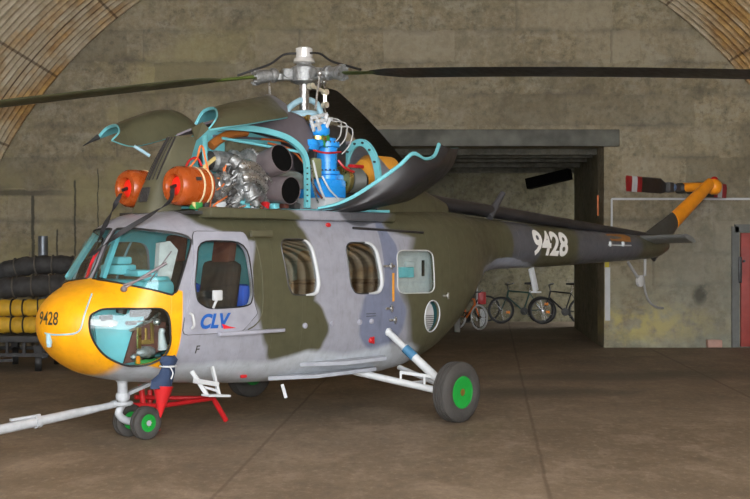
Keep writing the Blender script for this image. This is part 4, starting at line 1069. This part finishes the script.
# ------------------------------------------------------------ bicycles in the alcove
M_chr = simple('chrome_rim', (.55, .55, .55), .25, .9)
M_refl = simple('orange_reflector', (.95, .28, .03), .3)
M_btyre = simple('bicycle_tyre', (.02, .02, .02), .7)
def bicycle(name, loc, rz, R, WB, mat, label, rims, refl, step_through=False, saddle=.92, grp=None, tyre=None):
    t = empty(name, Matrix.Translation(loc) @ Matrix.Rotation(rz, 4, 'Z'), label, 'bicycle', grp)
    M = ROOTM[t.name]
    def W(x, z, y=0): return M @ V((x, y, z))
    ydir = (M.to_3x3() @ V((0, 1, 0)))
    fw, rw = (-WB/2, R), (WB/2, R)
    for (cx, cz) in (fw, rw):
        g = G(); g.torus(W(cx, cz), ydir, R-.022, .022, 36, 8); wh = R3('wheel', g, tyre or M_btyre, t)
        g = G(); g.torus(W(cx, cz), ydir, R-.05, .012, 36, 6); R3('rim', g, M_chr if rims else M_dark, wh)
        g = G()
        for k in range(14):
            a = 2*PI*k/14; g.tube([W(cx, cz, .02*(-1)**k), W(cx+math.cos(a)*(R-.05), cz+math.sin(a)*(R-.05))], .0025, 4, caps=False)
        g.tube([W(cx, cz, -.05), W(cx, cz, .05)], .02, 8); R3('spokes', g, M_chr, wh)
        if refl:
            g = G(); a = refl; g.box(W(cx+math.cos(a)*R*.55, cz+math.sin(a)*R*.55, 0), (.09, .03, .06), rz, bev=.01); R3('reflector', g, M_refl, wh)
    k = R/.33
    bb = (.06, R*.92); st = (.20, R+.42*k); hd = (-WB/2+.17, R+.47*k); hl = (-WB/2+.14, R+.33*k)
    g = G(); tr = .018
    if step_through: g.tube([W(*hd), W(-.1, R+.15), W(*bb)], tr, 8)
    else: g.tube([W(*hd), W(*st)], tr, 8)
    for a, b2 in ((hl, bb), (bb, st), (bb, rw), (st, rw)): g.tube([W(*a), W(*b2)], tr if b2 != rw else .011, 8)
    R3('frame', g, mat, t)
    g = G(); g.tube([W(*hd), W(*hl)], .022, 8); g.tube([W(*hl), W(*fw)], .014, 8); R3('fork', g, mat, t)
    g = G(); hz = hd[1]+.14; g.tube([W(*hd), W(hd[0]-.02, hz)], .014, 8); g.tube([W(hd[0]+.06, hz+.04, -.28), W(hd[0]-.04, hz, -.12), W(hd[0]-.04, hz, .12), W(hd[0]+.06, hz+.04, .28)], .014, 8); R3('handlebar', g, M_dark, t)
    g = G(); sz = R+saddle-.33; g.tube([W(*st), W(st[0]+.03, sz)], .013, 8); R3('seat_post', g, M_chr, t)
    g = G(); rows = [[W(st[0]+.03+x, sz+.02+h_*math.sin(q), w_*math.cos(q)) for q in [2*PI*j/12 for j in range(12)]] for x, w_, h_ in ((-.15, .02, .02), (-.05, .035, .028), (.05, .07, .035), (.11, .07, .03))]
    vv = g.grid(rows, True); g.f(vv[0]); g.f(vv[-1][::-1]); R3('saddle', g, M_black, t)
    g = G(); g.lathe([(.09, -.006), (.09, .006)], W(*bb, -.05), ydir, 20); g.bar(W(bb[0], bb[1], -.07), W(bb[0]+.12, bb[1]-.11, -.07), .02, .02); g.bar(W(bb[0], bb[1], .07), W(bb[0]-.12, bb[1]+.11, .07), .02, .02); R3('crank', g, M_dark, t)
    g = G(); g.box(W(bb[0]+.12, bb[1]-.11, -.12), (.08, .08, .02), rz); R3('pedal', g, M_black, t)
    g = G(); g.box(W(bb[0]-.12, bb[1]+.11, .12), (.08, .08, .02), rz); R3('pedal', g, M_black, t)
    return t
DB = 27.6
def bx_(u): return px(u, DB)
bicycle('bicycle', (bx_(521), DB, 0), .10, .31, .93, simple('dark_green_frame', (.008, .045, .035), .35), 'dark green bicycle leaning at the alcove back wall, left of the black one', False, -.3)
bicycle('bicycle', (bx_(560), DB-.35, 0), -.08, .31, .88, simple('black_frame', (.012, .012, .012), .35), 'black bicycle partly hidden behind the corner of the alcove', False, 1.1)
bicycle('bicycle', (px(468.5, 25.6), 25.6, 0), PI-.95, .27, .70, simple('orange_frame', (.62, .13, .01), .35), 'small orange bicycle with pale rims, standing nearest the tail boom root', True, 0, saddle=.90, tyre=M_lining)
g = G(); c = V((px(487, 28.0), 28.05, .32)); g.torus(c, (.1, 1, .12), .29, .022, 36, 8); w_ = g
t = empty('bicycle_wheel', Matrix.Translation((c.x, c.y, 0)), 'wheel of a further bicycle, shown without the rest, at the back wall behind the red box', 'wheel')  # belongs to a further bicycle; its standing here alone is invented
R3('tyre', g, M_btyre, t)
g = G()
for k in range(12): a = 2*PI*k/12; g.tube([c, c+V((math.cos(a)*.27, -.0, math.sin(a)*.27))], .0025, 4)
R3('spokes', g, M_chr, t)
# red box on a white post, thin pipe, pale block
D = 26.6
t = empty('warning_post', Matrix.Translation((px(482, D), D, 0)), 'white post with a red box on top beside the orange bicycle', 'post')
g = G(); g.box((px(482.5, D), D, pz(315, D)/2), (.11, .11, pz(315, D)+.25), bev=.01); R3('post', g, M_white, t)
g = G(); g.box((px(481.7, D), D-.02, pz(298, D)), (.17, .16, .27), bev=.01); R3('red_box', g, M_red, t)
g = G(); D2 = 28.2; g.tube([(px(477, D2), D2, .02), (px(477, D2), D2, 1.30)], .022, 8); tag(R3('thin_pipe', g, M_lining, None), 'thin pale pipe standing at the alcove back wall, above the orange bicycle', 'pipe')
g = G(); D2 = 24.8; g.box((px(457, D2), D2, .13), (.12, .2, .26), bev=.01); tag(R3('concrete_block', g, simple('block_grey', (.18, .18, .16), .8), None), 'small pale block on the floor beside the rear of the fuselage', 'block')
# ------------------------------------------------------------ the hangar
def struct(name, g, mat, **k): return tag(build(name, g, mat, None, 'room', keep=True, **k), kind='structure')
YW, ARX, ARZ, AR = 20.8, .43, -.35, 7.8
def wall_mat(name, base=(.25, .205, .125), blocks=True, dark=1.0):
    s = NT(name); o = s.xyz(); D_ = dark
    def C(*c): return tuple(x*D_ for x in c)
    n1 = s.noise(.5, 6, .6); n2 = s.noise(2.4, 7, .68, None, .6); n3 = s.noise(9, 7, .75); n4 = s.noise(1.0, 6, .7, s.scalev((1, 1, 2.6)))
    st = s.noise(1.5, 7, .7, s.scalev((5, 5, .45)))
    c = s.mix(s.mapr(n1, .36, .64), C(*[x*.80 for x in base]), C(*[x*1.12 for x in base]))
    c = s.mix(s.mapr(n4, .50, .66, 0, .55), c, C(.30, .285, .22))
    c = s.mix(s.mapr(n4, .47, .34, 0, .55), c, C(.165, .145, .095))
    c = s.mix(s.mapr(n2, .52, .66, 0, .55), c, C(.34, .315, .245))
    c = s.mix(s.mapr(n2, .48, .34, 0, .65), c, C(.12, .105, .07))
    c = s.mix(s.mapr(st, .52, .72, 0, .5), c, C(.17, .155, .115))
    c = s.mix(s.mapr(n3, .52, .66, 0, .5), c, C(.37, .33, .24)); c = s.mix(s.mapr(n3, .49, .36, 0, .65), c, C(.09, .08, .055))
    yz = s.math('MULTIPLY', s.mapr(s.noise(.8, 4, .6), .48, .62), s.mapr(o[0], .5, -4, .05, .75))
    c = s.mix(yz, c, C(.30, .265, .13))
    h = n3
    if blocks:
        # shuttering lifts: each one a little different, ragged darker seams between, few upright joints
        zz = s.math('ADD', o[2], s.math('MULTIPLY', s.math('SUBTRACT', n2, .5), .22))
        lift = s.math('MULTIPLY', zz, 1/.55); fz = s.math('FRACT', lift); iz = s.math('FLOOR', lift)
        xx = s.math('ADD', o[0], s.math('MULTIPLY', s.math('SUBTRACT', n2, .5), .12))
        def cell(k, off):
            q = s.math('ADD', s.math('MULTIPLY', xx, k), s.math('MULTIPLY', iz, off))
            wn = s.n('ShaderNodeTexWhiteNoise', noise_dimensions='2D'); cb = s.n('ShaderNodeCombineXYZ')
            s.put(cb.inputs[0], s.math('FLOOR', q)); s.put(cb.inputs[1], iz); s.put(wn.inputs['Vector'], cb.outputs[0])
            return wn.outputs[0], s.math('FRACT', q)
        w1, f1 = cell(.37, .61); w2, f2 = cell(.9, .43)
        tone = s.math('MULTIPLY', s.math('ADD', w1, w2), .5)
        c = s.mix(s.mapr(s.math('ABSOLUTE', s.math('SUBTRACT', tone, .5)), .0, .4, .0, .65), c, s.mix(s.mapr(tone, .15, .85), C(.14, .12, .08), C(.31, .27, .19)))
        seam = s.math('MULTIPLY', s.mapr(s.math('ABSOLUTE', s.math('SUBTRACT', fz, .5)), .36, .5, 0, 1), s.mapr(s.noise(1.1, 4, .6), .40, .62, 0, 1))
        c = s.mix(s.math('MULTIPLY', seam, .60), c, C(.12, .105, .08))
        vj = s.math('MULTIPLY', s.mapr(f1, .02, .0, 0, 1), s.mapr(w1, .5, .9, 0, .6))
        c = s.mix(vj, c, C(.10, .09, .07))
        # open dark joints low on the left
        def joint(x, z0, z1, w):
            dx = s.math('ABSOLUTE', s.math('ADD', s.math('SUBTRACT', o[0], x), s.math('MULTIPLY', s.math('SUBTRACT', n2, .5), .08)))
            return s.math('MULTIPLY', s.mapr(dx, w, w*.5, 0, 1), s.math('MULTIPLY', s.mapr(o[2], z0-.02, z0+.02, 0, 1), s.mapr(o[2], z1+.02, z1-.02, 0, 1)))
        jm = joint(-5.93, 0, 2.65, .035)
        for q in ((-5.51, 0, 2.05, .02), (-5.20, .5, 2.9, .022), (-4.80, .4, 3.1, .012)): jm = s.math('MAXIMUM', jm, joint(*q))
        hz_ = s.math('MULTIPLY', s.mapr(s.math('ABSOLUTE', s.math('ADD', s.math('SUBTRACT', o[2], 2.68), s.math('MULTIPLY', s.math('SUBTRACT', n2, .5), .10))), .07, .03, 0, .8), s.mapr(o[0], -5.0, -5.9, 0, 1))
        jm = s.math('MAXIMUM', jm, hz_)
        c = s.mix(s.math('MULTIPLY', jm, .85), c, C(.05, .05, .04))
        h = s.math('SUBTRACT', n3, s.math('MULTIPLY', s.math('MAXIMUM', seam, jm), .6))
        # lime and algae low down on the right, a darker patch round the red door
        lo = s.math('MULTIPLY', s.mapr(o[2], 1.7, .3, 0, 1), s.mapr(o[0], 2.5, 4.2, 0, 1))
        c = s.mix(s.math('MULTIPLY', lo, s.mapr(s.noise(1.3, 5, .7), .44, .60, 0, .65)), c, (.40, .41, .30))
        c = s.mix(s.math('MULTIPLY', s.math('MULTIPLY', lo, s.mapr(n4, .50, .40, 0, 1)), .5), c, (.16, .17, .13))
        yl = ell(s, s.math('ADD', o[0], s.math('MULTIPLY', n3, .6)), s.math('ADD', o[2], s.math('MULTIPLY', n2, .6)), 5.1, .72, 1.0, .26, .5)
        c = s.mix(s.math('MULTIPLY', yl, s.mapr(s.noise(4, 4), .38, .55, 0, .8)), c, (.50, .42, .15))
        gr = s.math('MULTIPLY', s.mapr(o[0], 4.4, 5.4, 0, .45), s.mapr(o[2], 3.0, 1.8, 0, 1))
        c = s.mix(gr, c, (.20, .205, .175))
        sp = ell(s, s.math('ADD', o[0], s.math('MULTIPLY', n3, .15)), s.math('ADD', o[2], s.math('MULTIPLY', n3, .15)), 5.70, .98, .10, .15, .4)
        c = s.mix(s.math('MULTIPLY', sp, .75), c, (.05, .055, .045))
    return s.bsdf(c, .88, 0, s.bump(h, .6, .03), .3)
M_wall = wall_mat('stained_concrete')
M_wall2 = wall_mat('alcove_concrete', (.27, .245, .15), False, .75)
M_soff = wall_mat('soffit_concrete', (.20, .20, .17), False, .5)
M_lint = simple('weathered_steel_lintel', (.10, .10, .082), .7, .1, var=.5, scale=2.0, bump=.3)
# end wall round the alcove opening
zo, xl, xr = 3.50, .05, 3.97
g = G()
g.box(((-9.6+xl)/2, YW+.3, 4.2), (xl+9.6, .6, 9.0)); g.box(((9.8+xr)/2, YW+.3, 4.2), (9.8-xr, .6, 9.0)); g.box(((xl+xr)/2, YW+.3, (zo+8.7)/2), (xr-xl, .6, 8.7-zo))
struct('wall_back', g, M_wall)
g = G(); g.box((2.1, YW-.03, 3.63), (4.25, .10, .29), bev=.012); struct('trim_lintel', g, M_lint)
for i_ in range(4):
    pass
# alcove
YA = 28.3
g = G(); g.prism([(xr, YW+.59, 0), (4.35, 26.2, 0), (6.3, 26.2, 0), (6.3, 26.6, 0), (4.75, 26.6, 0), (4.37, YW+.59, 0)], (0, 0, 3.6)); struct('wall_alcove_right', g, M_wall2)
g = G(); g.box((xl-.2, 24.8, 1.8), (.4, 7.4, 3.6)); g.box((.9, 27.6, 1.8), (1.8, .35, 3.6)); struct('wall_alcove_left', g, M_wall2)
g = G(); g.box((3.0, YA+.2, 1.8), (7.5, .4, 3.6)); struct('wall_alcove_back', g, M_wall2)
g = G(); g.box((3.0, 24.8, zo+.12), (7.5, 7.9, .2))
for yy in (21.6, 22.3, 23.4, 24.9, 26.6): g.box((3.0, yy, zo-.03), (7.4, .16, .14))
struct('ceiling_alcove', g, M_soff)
# vault of corrugated sheet
def vault_mat():
    s = NT('rusty_corrugated_sheet'); o = s.xyz()
    cx = s.math('SUBTRACT', o[0], ARX); cz = s.math('SUBTRACT', o[2], ARZ)
    an = s.math('ARCTAN2', cz, cx)
    v = s.n('ShaderNodeCombineXYZ'); s.put(v.inputs[0], s.math('MULTIPLY', an, 8)); s.put(v.inputs[1], s.math('MULTIPLY', o[1], 1.0))
    n = s.noise(.55, 6, .62, v.outputs[0]); n2 = s.noise(3.2, 5, .7, v.outputs[0])
    c = s.mix(s.mapr(n2, .3, .7), (.36, .28, .17), (.60, .53, .40))
    c = s.mix(s.mapr(n, .46, .58, 0, .85), c, s.mix(s.mapr(n2, .35, .65), (.26, .13, .045), (.62, .36, .09)))
    jn = s.math('PINGPONG', s.math('MULTIPLY', an, 8), .75); jy = s.math('PINGPONG', s.math('ADD', o[1], .3), 1.1)
    j = s.math('MAXIMUM', s.mapr(jn, .03, .015, 0, 1), s.mapr(jy, .03, .015, 0, 1))
    c = s.mix(s.math('MULTIPLY', j, .7), c, (.06, .03, .015))
    return s.bsdf(c, .62, .15, None, .3)
YF = -2.5
nr = int((YW-YF)/.2*5); rows = []; NA = 72
for i in range(nr+1):
    y = YF+(YW-YF)*i/nr
    R = AR+(YW-y)*.1+.045*math.cos(2*PI*y/.2)
    rows.append([V((ARX+R*math.cos(a), y, ARZ+R*math.sin(a))) for a in [math.radians(2.2)+k/NA*math.radians(175.6) for k in range(NA+1)]])
g = G(); g.grid(rows, flip=False)
for r0, sg in ((rows, 1),):
    pass
b_ = g.b
ex = [[p+V((p.x-ARX, 0, p.z-ARZ)).normalized()*.15 for p in rows[i]] for i in range(0, nr+1, nr//20)]
g.grid(ex, flip=True)
o = struct('ceiling', g, vault_mat())
# floor
def floor_mat():
    s = NT('dusty_concrete_floor'); o = s.xyz()
    n1 = s.noise(.35, 6, .6); n2 = s.noise(1.7, 8, .74, s.scalev((1.2, .8, 1)), .4); n3 = s.noise(11, 8, .8, s.scalev((1.3, .8, 1)))
    c = s.mix(s.mapr(n1, .35, .65), (.165, .125, .083), (.235, .182, .125))
    c = s.mix(s.mapr(n2, .50, .68, 0, .6), c, (.36, .28, .21))
    c = s.mix(s.mapr(n2, .47, .32, 0, .6), c, (.10, .075, .055))
    c = s.mix(s.mapr(n3, .53, .68, 0, .6), c, (.38, .30, .22)); c = s.mix(s.mapr(n3, .47, .33, 0, .5), c, (.09, .068, .05))
    x, y = o[0], o[1]
    def seam(a, b, w, wob=.06):
        d = s.math('ABSOLUTE', s.math('ADD', s.math('SUBTRACT', s.math('SUBTRACT', x, a), s.math('MULTIPLY', y, b)), s.math('MULTIPLY', s.math('SUBTRACT', n2, .5), wob)))
        return s.mapr(d, w, w*.3, 0, 1)
    j = s.math('MAXIMUM', seam(.40, .097, .022), s.math('MAXIMUM', seam(3.5, .059, .03), seam(-1.61, .061, .022)))
    jy = s.math('ABSOLUTE', s.math('SUBTRACT', y, 10.55)); 
    c = s.mix(s.math('MULTIPLY', j, .55), c, (.10, .065, .045))
    # oil darkening on the ground beside the far wheel track
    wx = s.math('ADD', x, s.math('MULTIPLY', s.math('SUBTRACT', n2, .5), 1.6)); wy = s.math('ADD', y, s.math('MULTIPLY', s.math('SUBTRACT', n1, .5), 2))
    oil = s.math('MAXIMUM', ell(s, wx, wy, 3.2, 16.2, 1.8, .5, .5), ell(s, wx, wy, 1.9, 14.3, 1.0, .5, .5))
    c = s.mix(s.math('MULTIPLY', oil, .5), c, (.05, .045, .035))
    return s.bsdf(c, s.mapr(n2, .3, .7, .62, .8), 0, s.bump(s.math('ADD', n3, s.math('MULTIPLY', n2, 2)), .25, .01), .3)
g = G(); g.box((0, 10, -.1), (30, 44, .2)); struct('floor', g, floor_mat())

# right hand side: door, stripe, conduit, box
M_reddoor = simple('red_door_paint', (.27, .035, .025), .6, var=.25, scale=3)
g = G(); z1 = 1.7+(249.5-233)*YW/1200
dx0 = (740-375)*YW/1200; g.box((dx0+.55, YW-.03, z1/2+.01), (1.1, .07, z1-.02), bev=.01)
d = struct('door_1', g, M_reddoor)
ROOTM[d.name] = Matrix.Identity(4)
g = G(); g.box((dx0-.02, YW-.075, 1.35), (.06, .03, .45), bev=.01); g.cyl((dx0+.04, YW-.07, 1.5), (dx0+.04, YW-.12, 1.5), .02)
build('door_lock', g, M_dark, d, 'room')
g = G(); g.box((dx0-.09, YW-.02, z1/2+.06), (.12, .05, z1+.1)); g.box((dx0+.5, YW-.02, z1+.08), (1.2, .05, .14)); struct('trim_door_frame', g, simple('grey_door_frame', (.12, .125, .115), .7))
g = G(); zc = 1.7+(249.5-199)*YW/1200; xc = (611.5-375)*YW/1200
g.box(((xc+9)/2, YW-.02, zc), (9-xc, .03, .035)); g.box((xc, YW-.02, (zc+1.92)/2), (.03, .03, zc-1.92))
tag(build('wall_conduit', g, M_white, None, 'room'), 'thin white conduit running along the wall behind the tail rotor', 'conduit')
g = G(); g.box((xr+.06, YW-.006, .93), (.09, .012, .92)); struct('trim_corner_stripe', g, M_white)
g = G(); g.box((xr+.05, YW-.006, 1.50), (.07, .012, .22)); struct('trim_corner_mark', g, simple('yellow_mark', (.5, .4, .03), .7))
g = G(); g.box(((713-375)*YW/1200, YW-.07, .075), (.25, .12, .13), bev=.01)
tag(build('junction_box', g, simple('pinkish_box', (.42, .25, .20), .7), None, 'room'), 'small pinkish box standing at the wall foot left of the red door', 'box')
# dark duct under the alcove ceiling and a loose board
g = G(); a, b2 = at(528, 184, 25.6), at(570, 174, 25.2); g.bar(a, b2, .3, .22); tag(build('air_duct', g, M_soot, None, 'room'), 'dark square duct hanging below the alcove ceiling', 'duct')
g = G(); g.box((3.955, 21.30, 2.48), (.03, .04, .36), bev=.005)
tag(build('reflector_strip', g, M_wire, None, 'room'), 'small orange reflector strip on the alcove side wall', 'reflector')
# ------------------------------------------------------------ camera, light, view
cam = bpy.data.cameras.new('camera'); co = bpy.data.objects.new('camera', cam); COL.objects.link(co)
cam.sensor_width = 36; cam.lens = FPX*36/750; cam.clip_start = .1; cam.clip_end = 200
co.location = (0, 0, CAMH); co.rotation_euler = (PI/2, 0, 0)
SC.camera = co
w = bpy.data.worlds.new('daylight'); SC.world = w; w.use_nodes = True
bg = w.node_tree.nodes['Background']; bg.inputs[0].default_value = (.94, .96, 1.0, 1); bg.inputs[1].default_value = 4.6
SC.view_settings.view_transform = 'Standard'; SC.view_settings.look = 'None'; SC.view_settings.gamma = 1
SC.view_settings.exposure = .72
SC.view_settings.use_curve_mapping = False
fl = bpy.data.lights.new('camera_flash', 'AREA'); fl.energy = 330; fl.size = .12; fl.color = (1, .97, .92)
fo = bpy.data.objects.new('camera_flash', fl); COL.objects.link(fo); fo.location = (0, -.05, CAMH+.18); fo.rotation_euler = (PI/2, 0, 0)
